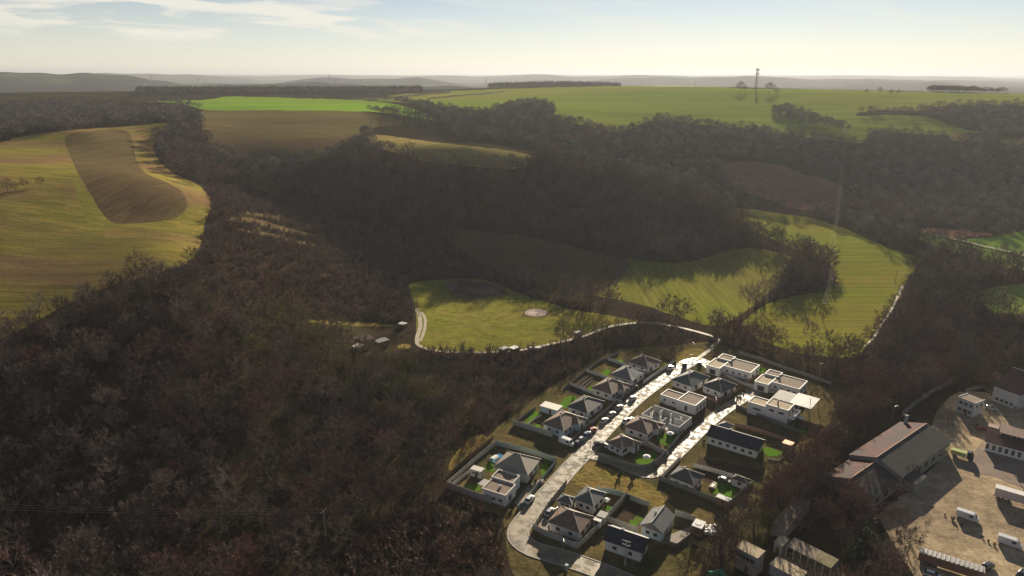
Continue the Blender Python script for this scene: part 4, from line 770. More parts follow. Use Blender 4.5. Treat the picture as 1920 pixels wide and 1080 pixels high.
# ------------------------------------------------------------------ garden walls and fences: every panel and post a piece
flat_mat('panel_grey', (0.46,0.44,0.39), .85, .25, 2.0, .15); flat_mat('panel_dark', (0.23,0.215,0.195), .85, .25, 2.0, .15); flat_mat('panel_teal', (0.32,0.40,0.37), .8, .2, 2.0, .15); flat_mat('panel_red', (0.24,0.15,0.12), .85, .25, 2.0, .15); flat_mat('panel_white', (0.62,0.60,0.55), .8, .12, 2.0, .15); flat_mat('planks', (0.22,0.16,0.10), .85, .3, 3.0, .1)
_pm = {}
def fence(label, px, h=1.7, m='panel_grey', step=2.5, name='garden_wall', cat='garden wall', group=None, post=.13, cap=False, thick=.06, world=None, gap=0.0):
    w = ground([p[0] for p in px], [p[1] for p in px]) if world is None else world
    o = w[0]; root = empty(name, tuple(o), 0, label, cat, group)
    if m not in _pm:
        a = MB().box(0, 1, -.5, .5, 0, 1).mesh('panel'); a.materials.append(M[m]); b = MB().box(-.5, .5, -.5, .5, 0, 1); b.hexa([(-.6,-.6,1),(.6,-.6,1),(.6,.6,1),(-.6,.6,1)], [(-.3,-.3,1.06),(.3,-.3,1.06),(.3,.3,1.06),(-.3,.3,1.06)]); b = b.mesh('post'); b.materials.append(M[m]); _pm[m] = (a, b)
    pm, qm = _pm[m]
    for i in range(len(w) - 1):
        L = np.hypot(*(w[i+1] - w[i])[:2]); n = max(1, round(L/step)); an = math.atan2(w[i+1][1] - w[i][1], w[i+1][0] - w[i][0])
        for k in range(n + (1 if i == len(w) - 2 else 0)):
            p = w[i] + (w[i+1] - w[i])*k/n; z = zat(p[0], p[1]) - o[2]
            q = link('post', qm, None, root, (p[0] - o[0], p[1] - o[1], z - .3)); q.scale = (post*1.5, post*1.5, h + .38); q.rotation_euler = (0, 0, an)
            if k < n:
                u = link('panel', pm, None, root, (p[0] - o[0] + math.cos(an)*post*.7, p[1] - o[1] + math.sin(an)*post*.7, z - .3 + gap)); u.scale = (L/n - post*1.4, thick, h + .3 - gap + rng.uniform(-.03, .03)); u.rotation_euler = (0, 0, an)
    return root
fence('grey panel wall along the outer edge of the gravel roofed house plot, in deep shade', [(837,915),(880,930),(920,944)], 2.2, 'panel_grey')
fence('long dark side wall between the forest and the pool garden', [(837,913),(868,886),(900,858),(929,835)], 1.8, 'panel_grey')
fence('dark back fence a step outside the pool garden wall', [(828,908),(860,876),(896,847),(924,824)], 1.4, 'planks', name='fence', cat='fence')
fence('teal-grey wall behind the pool and the beige pyramid roof', [(929,835),(965,843),(1012,856),(1043,868)], 1.8, 'panel_teal')
fence('low street wall in front of the beige and gravel roofed houses', [(1043,868),(1022,894),(1000,922),(984,945),(970,955)], 1.2, 'panel_teal')
fence('pale wall between the two houses with the pool and the lawn', [(848,912),(884,884)], 1.2, 'panel_white')
fence('grey panel wall at the lower end of the street row, beside the meadow strip', [(963,797),(1000,808),(1035,820)], 2.0, 'panel_grey')
fence('low wall behind the lawn of the teal house', [(963,797),(985,780),(1004,768)], 1.2, 'panel_dark')
fence('pale garden edging across the lawn of the teal house', [(990,797),(1004,786),(1015,780)], .7, 'panel_white', 2.0)
fence('street fence of dark panels with pale posts along the whole house row', [(1066,838),(1080,820),(1110,795),(1140,770),(1175,740),(1193,727)], 1.5, 'panel_dark', 2.2)
fence('white wall with pale posts along the top plots of the house row', [(1206,720),(1228,704),(1250,690),(1262,682)], 1.4, 'panel_white', 2.2)
fence('plot wall between the second and the teal house of the row', [(1060,777),(1092,789),(1112,797)], 1.4, 'panel_teal')
fence('plot wall between the third and second house of the row', [(1068,722),(1100,735),(1142,750),(1165,756)], 1.3, 'panel_white')
fence('plot wall between the fourth and third house of the row', [(1100,698),(1130,708),(1150,717)], 1.3, 'panel_white')
fence('plot wall between the topmost and fourth house of the row', [(1140,676),(1165,684),(1182,690)], 1.3, 'panel_white')
fence('back fence above the terraced gardens of the house row', [(1056,732),(1085,708),(1120,682),(1160,663)], 1.2, 'panel_dark')
fence('upper fence beside the topmost house of the row', [(1240,668),(1258,676),(1268,684)], 1.2, 'planks', name='fence', cat='fence')
for k, (a, b) in enumerate((((1083,722),(1103,706)),((1088,726),(1110,709)),((1095,728),(1112,714)))): fence(('topmost', 'middle', 'lowest')[k] + ' of the three low terrace walls in the stepped garden', [a, b], .5, 'concrete', 2.0, 'terrace_wall', 'terrace wall', 'low terrace walls of the stepped garden')
fence('dark curved wall round the corner plot with two lawns', [(1122,858),(1160,872),(1195,880),(1215,878),(1235,866),(1262,836),(1281,812)], 1.6, 'panel_dark')
fence('grey wall across the middle of the corner plot with two lawns', [(1183,833),(1215,836),(1232,847),(1252,855)], 1.8, 'panel_grey', 2.5)
fence('reddish panel fence below the hip house with the round hedge', [(1324,748),(1345,754),(1368,745),(1386,733)], 1.2, 'panel_red', 2.2)
fence('pale retaining wall in front of the bungalow nearest the turning circle', [(1340,694),(1362,706),(1395,722),(1415,728)], 1.2, 'panel_grey')
fence('stretch of wall between the two white bungalows', [(1395,722),(1418,708)], 1.2, 'panel_red'); fence('low wall before the second white bungalow', [(1432,732),(1450,738),(1470,736)], 1.0, 'panel_grey')
fence('long dark fence behind the two white bungalows along the service road', [(1385,664),(1420,674),(1470,692),(1520,708),(1558,722)], 1.5, 'panel_dark')
fence('long low wall below the two storey white house', [(1380,763),(1420,780),(1460,797),(1505,816)], 1.2, 'panel_dark')
fence('long brown panel fence behind the black roofed long house', [(1378,800),(1410,808),(1450,820),(1480,830)], 1.6, 'panel_red')
fence('low white rubble edge at the end of the long house lawn', [(1441,862),(1460,866),(1478,850),(1486,842)], .6, 'panel_white', 2.0)
fence('front wall of the shaded plot at the end of the side street', [(1236,900),(1270,914),(1310,930),(1345,944)], 1.7, 'panel_dark')
fence('dark fence on the end of the plot with the white lean-to roof', [(1345,944),(1371,942),(1395,920),(1411,908)], 1.2, 'panel_grey')
fence('long back wall of the plot with the small garden house', [(1300,876),(1330,884),(1372,896)], 1.4, 'panel_white')
fence('short street wall with posts above the end house', [(1240,898),(1258,880),(1275,863)], 1.5, 'panel_grey', 2.0)
fence('curved panel wall round the walled corner plot where the street bends', [(1000,993),(1022,1005),(1050,1015),(1072,1026),(1084,1028),(1096,1018)], 1.9, 'panel_grey')
fence('straight wall on the right side of the walled corner plot', [(1096,1018),(1115,998),(1131,980)], 1.9, 'panel_grey')
fence('street wall of the walled corner plot', [(1000,993),(1012,974),(1028,950)], 1.5, 'panel_grey')
fence('street fence of dark panels beside the green roofed house', [(1028,950),(1045,928),(1062,907)], 1.4, 'panel_dark')
fence('tall wall between the green roofed house and the bare vegetable garden', [(1131,980),(1152,958),(1174,934)], 2.0, 'panel_grey')
fence('back wall behind the green roofed house', [(1118,922),(1145,926),(1174,934)], 1.8, 'panel_teal'); fence('back wall above the bare vegetable garden', [(1174,934),(1195,943),(1216,950)], 1.8, 'panel_grey')
fence('wall between the vegetable garden and the black gable roofed house', [(1131,976),(1160,986),(1196,999)], 1.8, 'panel_grey')
fence('wall from the grey gable roof towards the brick kiosk', [(1266,966),(1285,972),(1304,978)], 1.8, 'panel_grey')
fence('low front wall of the bare garden below the pale blue house', [(1240,1018),(1268,1026),(1290,1010),(1306,996)], 1.1, 'panel_dark')
fence('long grey wall between the wood and the barn yard', [(1690,782),(1720,757),(1752,735),(1784,718)], 2.2, 'concrete_dark', 3.0, 'boundary_wall', 'boundary wall')
fence('mesh fence beside the grey block at the right edge', [(1810,735),(1840,728),(1862,742),(1905,770)], 1.4, 'panel_dark', 3.0, 'fence', 'fence')
# ------------------------------------------------------------------ cars, vans and a truck
def paint(name, c, rough=.28, metal=.2): M[name] = mat(name, c, tuple(x*.96 for x in c), .5, rough, spec=.5, metal=metal); return M[name]
for nm, c in (('paint_white', (0.72,0.72,0.70)), ('paint_silver', (0.42,0.43,0.44)), ('paint_dark', (0.05,0.055,0.065)), ('paint_red', (0.34,0.05,0.04)), ('paint_blue', (0.07,0.12,0.22)), ('paint_green', (0.42,0.50,0.16)), ('paint_lime', (0.5,0.55,0.2))): paint(nm, c)
M['lamp'] = mat('lamp', (0.7,0.7,0.66), None, 1, .2, spec=.6); M['tail'] = mat('tail', (0.35,0.03,0.02), None, 1, .3)
def loft(mb, secs):
    for a, b in zip(secs[:-1], secs[1:]):
        mb.add(list(a) + list(b), [(i, (i+1) % len(a), len(a) + (i+1) % len(a), len(a) + i) for i in range(len(a))])
    mb.add(list(secs[0]), [tuple(range(len(secs[0])))[::-1]]); mb.add(list(secs[-1]), [tuple(range(len(secs[-1])))])
def section(x, w, z0, z1, sh=.16): return [(x, -w*.92, z0), (x, -w, z0 + .22), (x, -w, z1 - .14), (x, -w + sh, z1), (x, w - sh, z1), (x, w, z1 - .14), (x, w, z0 + .22), (x, w*.92, z0)]
CARP = {}
def car_meshes(kind):
    if kind in CARP: return CARP[kind]
    B = MB(); C = MB()
    if kind == 'van':
        loft(B, [section(x, w, .28, z) for x, w, z in ((-2.7,.92,2.15),(-2.6,.97,2.28),(1.2,.98,2.30),(1.55,.96,2.22),(2.15,.95,1.25),(2.7,.9,1.08),(2.85,.8,.85))])
        C.add([(1.60,-.82,2.1),(1.60,.82,2.1),(2.17,.86,1.3),(2.17,-.86,1.3)], [(0,1,2,3)]); sides = [(.35,1.35,1.25,1.95)]; L = 2.85; wb = (-1.7, 1.8); R0 = .34
    else:
        suv = .18 if kind == 'suv' else 0
        loft(B, [section(x, w, .24 + suv*.5, z + suv) for x, w, z in ((-2.1,.78,.78),(-2.02,.84,.95),(-1.2,.88,.98),(.75,.88,.94),(1.6,.86,.86),(2.05,.76,.70))])
        T = [[(x, -w, .9 + suv), (x, -w + .14, z + suv), (x, w - .14, z + suv), (x, w, .9 + suv)] for x, w, z in ((-1.95,.76,.96),(-1.45,.78,1.42),(-.2,.78,1.47),(.35,.77,1.42),(1.05,.76,.93))]
        loft(C, T); sides = []; L = 2.1; wb = (-1.3, 1.3); R0 = .32 + suv*.2
    W = MB(); n = 12; ring = [(R0*math.cos(2*math.pi*i/n), R0*math.sin(2*math.pi*i/n)) for i in range(n)]
    W.hexa([(a, -.1, b) for a, b in ring], [(a, .1, b) for a, b in ring]); H = MB(); H.hexa([(a*.6, -.115, b*.6) for a, b in ring], [(a*.6, .115, b*.6) for a, b in ring])
    CARP[kind] = (B, C, W.mesh('tyre'), H.mesh('rim'), L, wb, R0, sides); W = CARP[kind]; W[2].materials.append(M['rubber']); W[3].materials.append(M['steel']); return CARP[kind]
CARM = {}
def car(kind, paintm, px, py, label, rz=51, group=None, loc=None):
    B, C, tm, rm, L, wb, R0, sides = car_meshes(kind); key = (kind, paintm)
    if key not in CARM:
        b = B.mesh('body'); b.materials.append(M[paintm]); bm = bmesh.new(); bm.from_mesh(b); bmesh.ops.recalc_face_normals(bm, faces=bm.faces); bm.to_mesh(b); bm.free()
        c = C.mesh('glasshouse'); c.materials.append(M['glass']); bm = bmesh.new(); bm.from_mesh(c); bmesh.ops.recalc_face_normals(bm, faces=bm.faces); bm.to_mesh(c); bm.free(); CARM[key] = (b, c)
    b, c = CARM[key]; p = G(px, py) if loc is None else loc
    t = empty({'van':'parked_van'}.get(kind, 'parked_car'), (p[0], p[1], p[2] + .06), R(rz), label, {'van':'van'}.get(kind, 'car'), group)
    link('body', b, None, t); link('windscreen' if kind == 'van' else 'glasshouse', c, None, t)
    if kind != 'van':
        suv = .18 if kind == 'suv' else 0; MB().add([(-1.4,-.6,1.44+suv),(.3,-.6,1.44+suv),(.3,.6,1.44+suv),(-1.4,.6,1.44+suv),(-1.3,-.5,1.49+suv),(.2,-.5,1.50+suv),(.2,.5,1.50+suv),(-1.3,.5,1.49+suv)], [(0,1,5,4),(1,2,6,5),(2,3,7,6),(3,0,4,7),(4,5,6,7)]).build('roof', M[paintm], t)
    for s in (-1, 1):
        for x in wb:
            w = link('wheel', tm, None, t, (x, s*.80, R0)); link('rim', rm, None, w)
        MB().box(L - .12, L + .01, s*.62 - .16, s*.62 + .16, .58, .74).build('headlight', M['lamp'], t); MB().box(-L - .01, -L + .08, s*.66 - .12, s*.66 + .12, .68, .88).build('tail_light', M['tail'], t)
        for x0, x1, z0, z1 in sides: MB().box(x0, x1, s*.985 - .01, s*.985 + .01, z0, z1).build('side_window', M['glass'], t)
    return t
GC = 'cars parked along the house row side of the street'
for px, py, kd, pm, lb in ((1257,692,'suv','paint_white','white car parked by the topmost house of the street row'),(1186,749,'car','paint_white','white car parked alone below the end of the white street wall'),(1161,766,'car','paint_silver','silver car parked beside the third plot of the street row'),(1147,779,'car','paint_silver','pale car parked midway along the house row side of the street'),(1133,791,'car','paint_white','white car parked in front of the second house of the row'),(1111,809,'car','paint_red','small red car parked in front of the teal house'),(1100,818,'suv','paint_blue','blue car just below the red car'),(1091,826,'car','paint_silver','silver car between the blue and the darkest car'),(1084,833,'car','paint_dark','dark car parked nearest the white van at the junction')): car(kd, pm, px, py, lb, 52, GC)
car('van', 'paint_white', 1062, 833, 'large white van parked across the end of the street fence', -38)
car('suv', 'paint_dark', 1124, 836, 'dark car at the junction beside the double hip roof', 141); car('car', 'paint_white', 1134, 838, 'white car at the junction close to the double hip roofed house', 141)
car('car', 'paint_white', 1174, 791, 'white car under the hedge above the double hip roof', 55); car('car', 'paint_silver', 1183, 790, 'silver car beside the roofless building site', 55)
car('van', 'paint_dark', 1284, 686, 'dark van on the left side of the turning circle', 70); car('suv', 'paint_dark', 1312, 684, 'dark car on the right side of the turning circle', 75)
car('suv', 'paint_white', 993, 940, 'white car parked outside the gravel roofed house', 60); car('car', 'paint_silver', 1031, 963, 'silver blue car in the drive of the corner plot', 60)
car('suv', 'paint_dark', 1359, 905, 'dark car with silver roof parked behind the green lawn', -35); car('car', 'paint_silver', 1491, 1072, 'silver car under the trees beside the carport', -35)
car('van', 'paint_white', 1813, 973, 'white van standing alone in the middle of the paved yard', -40, 'white vans on the yard'); car('van', 'paint_white', 1892, 1022, 'white van nearest the right edge of the paved yard', -38, 'white vans on the yard')
car('suv', 'paint_dark', 1851, 1066, 'black car at the bottom edge of the paved yard', 30); car('car', 'paint_white', 1748, 1082, 'white car cut off by the bottom edge beside the long wagon', -35); car('suv', 'paint_dark', 1916, 1080, 'dark car at the bottom right corner', 35); car('car', 'paint_silver', 1857, 768, 'grey car behind the small two storey block', -30); car('car', 'paint_red', 1842, 805, 'dark red car beside the brown roofed long building', -25)
def trailer(label, px, py, rz, L, W0, H, m, top, wheels=6, z0=1.1, name='trailer', cat='trailer', cab=None, ribs=0):
    p = G(px, py); t = empty(name, tuple(p), R(rz), label, cat); MB().box(-L/2, L/2, -W0, W0, z0, z0 + H).build('box', M[m], t); MB().box(-L/2 - .03, L/2 + .03, -W0 - .03, W0 + .03, z0 + H, z0 + H + .06).build('roof', M[top], t)
    MB().box(-L/2 + .2, L/2 - .2, -W0*.4, W0*.4, z0 - .3, z0).build('chassis', M['dark_metal'], t); tm, rm = car_meshes('van')[2:4]
    for k in range(wheels//2):
        x = -L/2 + 1.0 + k*1.25 if k < wheels//2 - (1 if cab else 0) else L/2 + 1.2
        for s in (-1, 1): w = link('wheel', tm, None, t, (x, s*(W0 - .15), .47)); w.scale = (1.4, 1.6, 1.4); link('rim', rm, None, w)
    for k in range(ribs): MB().box(-L/2 + L*(k + .3)/ribs, -L/2 + L*(k + .62)/ribs, -W0*.9, W0*.9, z0 + H + .06, z0 + H + .22).build('roof_rib', M['steel'], t)
    if cab: c = MB(); loft(c, [section(x, W0*.96, .6, z) for x, z in ((L/2 + .25, 2.9), (L/2 + 1.3, 2.95), (L/2 + 1.9, 2.1), (L/2 + 2.1, 1.4))]); cb = c.build('cab', M[cab], t); MB().add([(L/2 + 1.36, -W0*.75, 2.8), (L/2 + 1.36, W0*.75, 2.8), (L/2 + 1.94, W0*.75, 2.05), (L/2 + 1.94, -W0*.75, 2.05)], [(0,1,2,3)]).build('windscreen', M['glass'], cb)
    else: MB().box(L/2 - 2.2, L/2 - 2.0, -.5, -.3, 0, z0).build('support_leg', M['steel'], t); MB().box(L/2 - 2.2, L/2 - 2.0, .3, .5, 0, z0).build('support_leg', M['steel'], t)
    return t
trailer('white roofed box trailer standing at the right edge of the paved yard', 1899, 942, -37, 9.5, 1.25, 2.6, 'wall_pink', 'wall_white')
trailer('small lime green topped truck beside the big barn', 1796, 856, -40, 4.2, 1.0, 1.4, 'paint_lime', 'paint_lime', 4, .8, 'truck', 'truck', 'paint_dark')
trailer('long reddish wagon with ribbed grey roof at the bottom of the yard', 1780, 1068, -33, 14, 1.3, 2.3, 'brick', 'concrete', 6, .7, 'wagon', 'wagon', None, 14)
# ------------------------------------------------------------------ the barn yard: barn, blocks, sheds
def barn(label, l, f, r, z, pitch, ang, name='barn'):
    (x, y, gz), an, b, a = frame_of(l, f, r, z, ang); t = empty(name, (x, y, gz), an, label, 'barn'); return t, b, a
def barn_section(t, x0, x1, y0, y1, z, pitch):
    ym = (y0 + y1)/2; h = (y1 - y0)/2*pitch
    MB().box(x0 + .1, x1 - .1, y0 + .3, y1 - .3, -.4, z - .1).build('wall', M['concrete_dark'], t)
    for xx in (x0 + .1, x1 - .1): MB().hexa([(xx - .06, y0 + .3, z - .1), (xx - .06, y1 - .3, z - .1), (xx - .06, ym, z + h - .25)], [(xx + .06, y0 + .3, z - .1), (xx + .06, y1 - .3, z - .1), (xx + .06, ym, z + h - .25)]).build('gable', M['concrete_dark'], t)
    MB().hexa([(x0, y0, z - .12), (x1, y0, z - .12), (x1, ym, z + h - .12), (x0, ym, z + h - .12)], [(x0, y0, z), (x1, y0, z), (x1, ym, z + h), (x0, ym, z + h)]).build('roof', M['roof_slate'], t)
    MB().hexa([(x0, ym, z + h - .12), (x1, ym, z + h - .12), (x1, y1, z - .12), (x0, y1, z - .12)], [(x0, ym, z + h), (x1, ym, z + h), (x1, y1, z), (x0, y1, z)]).build('roof', M['roof_rust'], t)
    MB().tube((x0, ym, z + h + .02), (x1, ym, z + h + .02), .16, .16, 6).build('ridge_cap', M['orange_tile'], t)
    n = int((x1 - x0)/5)
    for k in range(n): c = x0 + (x1 - x0)*(k + .5)/n; f = MB().box(c - 1.2, c + 1.2, y0 + .22, y0 + .34, z*.35, z*.75).build('window', M['frame'], t); MB().box(c - 1.1, c - .05, y0 + .2, y0 + .225, z*.37, z*.73).build('pane', M['glass'], f); MB().box(c + .05, c + 1.1, y0 + .2, y0 + .225, z*.37, z*.73).build('pane', M['glass'], f)
flat_mat('orange_tile', (0.55,0.33,0.2), .8)
# ridge of the taller part runs from (1642,857) to (1737,793) in the photograph
ra, rb = at_z(np.array([1642, 1737]), np.array([857, 793]), 7.7); an = math.atan2(rb[1] - ra[1], rb[0] - ra[0]); Lb = float(np.hypot(*(rb - ra)[:2]))
t = empty('barn', (ra[0], ra[1], zat(ra[0], ra[1])), an, 'huge old barn with rusty red and dark slate roof slopes beside the yard', 'barn')
barn_section(t, 0, Lb, -8.4, 8.0, 4.7, .36); barn_section(t, -15.5, -.1, -7.8, 7.4, 3.6, .36)
c = MB().box(Lb - 1.5, Lb - .6, 5.5, 6.4, 4.5, 8.3).build('chimney', M['concrete'], t); MB().box(Lb - 1.6, Lb - .5, 5.4, 6.5, 8.3, 8.45).build('chimney_cap', M['concrete_dark'], c)
MB().box(2, 9, -11.5, -8.0, -.3, 3.2).build('side_annex', M['concrete_dark'], t); MB().hexa([(1.8,-11.8,3.1),(9.2,-11.8,3.1),(9.2,-7.9,4.0),(1.8,-7.9,4.0)], [(1.8,-11.8,3.25),(9.2,-11.8,3.25),(9.2,-7.9,4.12),(1.8,-7.9,4.12)]).build('annex_roof', M['roof_slate'], t)
t, b, a = shed('small grey two storey block with white trimmed flat roof in the yard', (1797,744), (1829,757), (1846,750), 5.6, 'wall_grey', 'roof_gravel', 'workshop', 'workshop', over=.1)
for yy in (-.02, a - .2): MB().box(0, b, yy, yy + .25, 5.63, 5.85).build('coping', M['wall_white'], t)
windows(t, 'x', 3, a, .4, 3.4, 1.1, 1.1, front=.1); windows(t, 'x', 3, a, .4, .8, 1.1, 1.1, front=.1); windows(t, 'y', 2, b, .4, 3.4, 1.1, 1.1, front=.1)
hip_house('big grey block with pinkish gable end at the right edge behind bare trees', (1868,722), (1912,742), (1950,712), z=6.0, pitch=.5, roof='tile_brown', wall='wall_grey', gable=True, axis='y', name='farm_building', cat='farm building', group=None, nx=4, ny=2, ov=.2)
t, b, a = flat_house('long white building with brown roof and dark window bays facing the yard', (1853,804), (1958,856), (1990,828), 3.6, name='long_building', cat='building', ang=52)
MB().box(.3, b - .3, .3, a - .3, -.3, 3.5).build('wall', M['wall_white'], t); Rf = MB(); hip(Rf, 0, b, 0, a, 3.6, .28, .2, 'y', True); Rf.build('roof', M['tile_brown'], t); MB().box(b*.32, b*.68, a*.02, a*.78, 4.3, 6.0).build('clerestory', M['wall_pink'], t); MB().box(b*.26, b*.74, -.1, a*.8, 6.0, 6.2).build('clerestory_roof', M['tile_brown'], t)
for k in range(9): MB().box(.22, .34, a*(k + .25)/9, a*(k + .78)/9, .9, 2.7).build('window', M['frame'], t)
for k in range(8): MB().box(b*.32 - .06, b*.32 + .02, a*.05 + k*a*.09, a*.05 + k*a*.09 + 1.2, 4.7, 5.7).build('clerestory_window', M['glass'], t)
t, b, a = shed('two storey concrete block with branch-shadowed flat roof at the bottom edge', (1376,1029), (1420,1047), (1439,1035), 5.8, 'concrete', 'roof_tan', 'office_block', 'block', over=.05); windows(t, 'x', 4, a, .6, 3.6, .9, 1.0, front=.05); MB().box(0, b, -.15, 0, 5.6, 5.95).build('coping', M['concrete'], t)
shed('low annex roof running down from the concrete block', (1440,1060), (1500,1088), (1518,1074), 3.0, 'wall_grey', 'roof_tan', 'annex', 'annex')
shed('long tin roofed shed under the bare trees, striped by branch shadows', (1445,984), (1475,994), (1541,946), 3.4, 'concrete', 'roof_gravel', 'long_shed', 'shed', openings=0)
shed('small square hut with pale roof at the end of the long open carport', (1451,1015), (1468,1024), (1481,1011), 3.3, 'concrete', 'roof_tan', 'hut', 'hut')
(x, y, gz), an, b, a = frame_of((1472,1024), (1558,1066), (1574,1050), 3.2); t = empty('open_carport', (x, y, gz), an, 'long open carport with dark olive roof on white posts at the bottom', 'carport')
MB().box(0, b, 0, a*.36, 3.1, 3.3).build('roof', M['roof_olive'], t); MB().box(.1, b*1.05, a*.36, a, 3.0, 3.18).build('roof', M['roof_gravel'], t); MB().box(b - .2, b, 0, a, -.3, 3.0).build('back_wall', M['concrete_dark'], t)
for k in range(7): MB().box(.05, .2, a*k/6.2, a*k/6.2 + .15, -.3, 3.0).build('post', M['wall_white'], t)
# ------------------------------------------------------------------ paddock: round pen, huts, caravan
p = G(1005, 587); q = G(1028, 587); rr = float(np.hypot(*(q - p)[:2])); t = empty('round_pen', tuple(p), 0, 'round sandy horse pen with a dark rail fence on the meadow', 'riding pen'); M['sand'] = mat('sand', (0.62,0.50,0.42), (0.46,0.35,0.29), .5, .9, spec=0)
n = 32; sv = [(0, 0, .25)] + [(rr*.97*math.cos(2*math.pi*i/n), rr*.97*math.sin(2*math.pi*i/n), zat(p[0] + rr*.97*math.cos(2*math.pi*i/n), p[1] + rr*.97*math.sin(2*math.pi*i/n)) - p[2] + .22) for i in range(n)]; MB().add(sv, [(0, 1 + i, 1 + (i+1) % n) for i in range(n)]).build('sand_floor', M['sand'], t)
for i in range(n):
    a0, a1 = 2*math.pi*i/n, 2*math.pi*(i+1)/n; A = Vector((rr*math.cos(a0), rr*math.sin(a0), zat(p[0] + rr*math.cos(a0), p[1] + rr*math.sin(a0)) - p[2])); B2 = Vector((rr*math.cos(a1), rr*math.sin(a1), zat(p[0] + rr*math.cos(a1), p[1] + rr*math.sin(a1)) - p[2])); u = Vector((0, 0, 1))
    MB().tube(A - u*.2, A + u*1.5, .09, .08, 5).build('post', M['planks'], t)
    for hh in (.7, 1.25): MB().tube(A + u*hh, B2 + u*hh, .05, .05, 4).build('rail', M['planks'], t)
fence('dark rail fence round the brown riding arena', [(858,563),(940,556),(967,550),(905,525),(878,525),(822,532),(858,563)], 1.1, 'planks', 3.0, 'rail_fence', 'fence', thick=.05, gap=.95)
shed('hut with orange-brown roof at the left end of the paddock', (668,632), (682,641), (702,633), 3.2, 'wood', 'roof_rust', 'hut', 'hut'); shed('long grey roofed stable next to the orange-brown hut', (702,637), (710,643), (729,636), 2.6, 'planks', 'roof_grey', 'stable', 'stable'); shed('small pale shed left of the orange-brown hut', (660,648), (670,653), (681,646), 2.2, 'planks', 'roof_metal')
shed('white shelter roof at the edge of the thicket above the huts', (747,606), (757,609), (763,605), 2.2, 'planks', 'fabric_white', 'shelter', 'shelter'); shed('dark shelter with white roof along the track below the paddock', (955,651), (963,655), (973,650), 2.8, 'planks', 'fabric_white', 'shelter', 'shelter'); shed('low dark hut along the track beside the white roofed shelter', (936,652), (943,656), (953,651), 2.2, 'planks', 'roof_grey', 'hut', 'hut')
t = trailer('grey caravan standing on the track at the right end of the paddock', 1083, 632, 35, 3.2, 1.0, 2.2, 'wall_pink', 'wall_white', 4, .5, 'caravan', 'caravan'); 
for k, px in enumerate((995, 1003, 1011)): trailer(('left', 'middle', 'right')[k] + ' of three small pale boxes in a row beside the track', px, 657, 20, 1.8, .8, 1.0, 'wall_cream', 'wall_white', 2, .5, 'field_trailer', 'trailer')
# ------------------------------------------------------------------ poles, wires, lamps, mast, pylons
def pole(label, px, py, h=9.0, arms=1, rz=0.0, name='power_pole', cat='power pole', r=.15, m='concrete', group=None, loc=None):
    p = G(px, py) if loc is None else loc; t = empty(name, tuple(p), rz, label, cat, group); MB().tube((0, 0, -.5), (0, 0, h), r*1.3, r*.8, 6).build('post', M[m], t)
    for k in range(arms):
        z = h - .3 - k*1.1; MB().box(-1.1, 1.1, -.07, .07, z, z + .14).build('crossarm', M['dark_metal'], t)
        for x in (-1.0, 0, 1.0): MB().tube((x, 0, z + .14), (x, 0, z + .45), .07, .05, 5).build('insulator', M['wall_white'], t)
    t['top'] = h; return t
def wire(name, A, B3, sag, label, r=.035, n=10):
    mb = MB(); P = [Vector(A).lerp(Vector(B3), i/n) - Vector((0, 0, 4*sag*(i/n)*(1 - i/n))) for i in range(n + 1)]
    for a, b in zip(P[:-1], P[1:]): mb.tube(a, b, r, r, 3)
    return mb
PL = [(1542,601,'power pole standing in the open field nearest the bare tree row'),(1554,552,'power pole at the edge of the dark hedge between the fields'),(1559,470,'power pole in the middle of the long valley field'),(1566,432,'power pole at the upper edge of the valley field'),(1577,330,'power pole on the wooded far slope of the valley'),(1585,253,'power pole on the green field edge beyond the valley')]
poles = [pole(lb, x, y, 9.5, 1, R(-12), m='wood', group='power poles of the line across the valley') for x, y, lb in PL]
M['wire'] = mat('wire', (0.42,0.37,0.28), None, 1, .9, spec=0.0)
for i in range(len(poles) - 1):
    a, b = poles[i], poles[i+1]; D = (Vector(b.location) - Vector(a.location)).length; w = empty('power_lines', a.location, 0, ('wires over the dark hedge, nearest span', 'wires over the valley field, second span from the near pole', 'wires at the upper edge of the valley field', 'wires climbing the wooded far slope', 'wires reaching the green field beyond the valley')[i], 'power line')
    for x in (-1.0, 0, 1.0):
        o = Vector((math.cos(R(-12))*x, math.sin(R(-12))*x, 9.7)); wire('wire', o, Vector(b.location) - Vector(a.location) + o, D*.012, '', .04 + D*.00007).build('wire', M['wire'], w)
pole('lone power pole by the path at the right side of the valley field', 1678, 531, 8, 1, R(20), m='wood'); 
pa = pole('concrete power pole in front of the black gable roofed house', 1172, 1060, 7.5, 2, R(-30), r=.2); pb_ = pole('concrete power pole at the edge of the dark wood, bottom left', 611, 1006, 8, 1, R(70), r=.2)
pc = pole('power pole hidden in the dark wood at the left edge', -60, 1000, 8, 1, R(70), r=.2); w = empty('power_lines', pb_.location, 0, 'wires crossing the dark lower left wood to the concrete pole', 'power line')
for x in (-1, 0, 1): o = Vector((math.cos(R(70))*x, math.sin(R(70))*x, 8.2)); wire('wire', o, Vector(pc.location) - Vector(pb_.location) + o, 1.0, '', .03).build('wire', M['wire'], w)
def lamp(label, px, py, h=6.0, rz=0.0, loc=None):
    p = G(px, py); t = empty('street_lamp', tuple(p), rz, label, 'street lamp', 'street lamps of the housing estate'); MB().tube((0, 0, -.2), (0, 0, h), .09, .06, 6).build('post', M['steel'], t); MB().tube((0, 0, h - .05), (1.1, 0, h + .15), .05, .04, 5).build('arm', M['steel'], t); MB().box(.8, 1.5, -.15, .15, h + .05, h + .2).build('lamp_head', M['trim'], t)
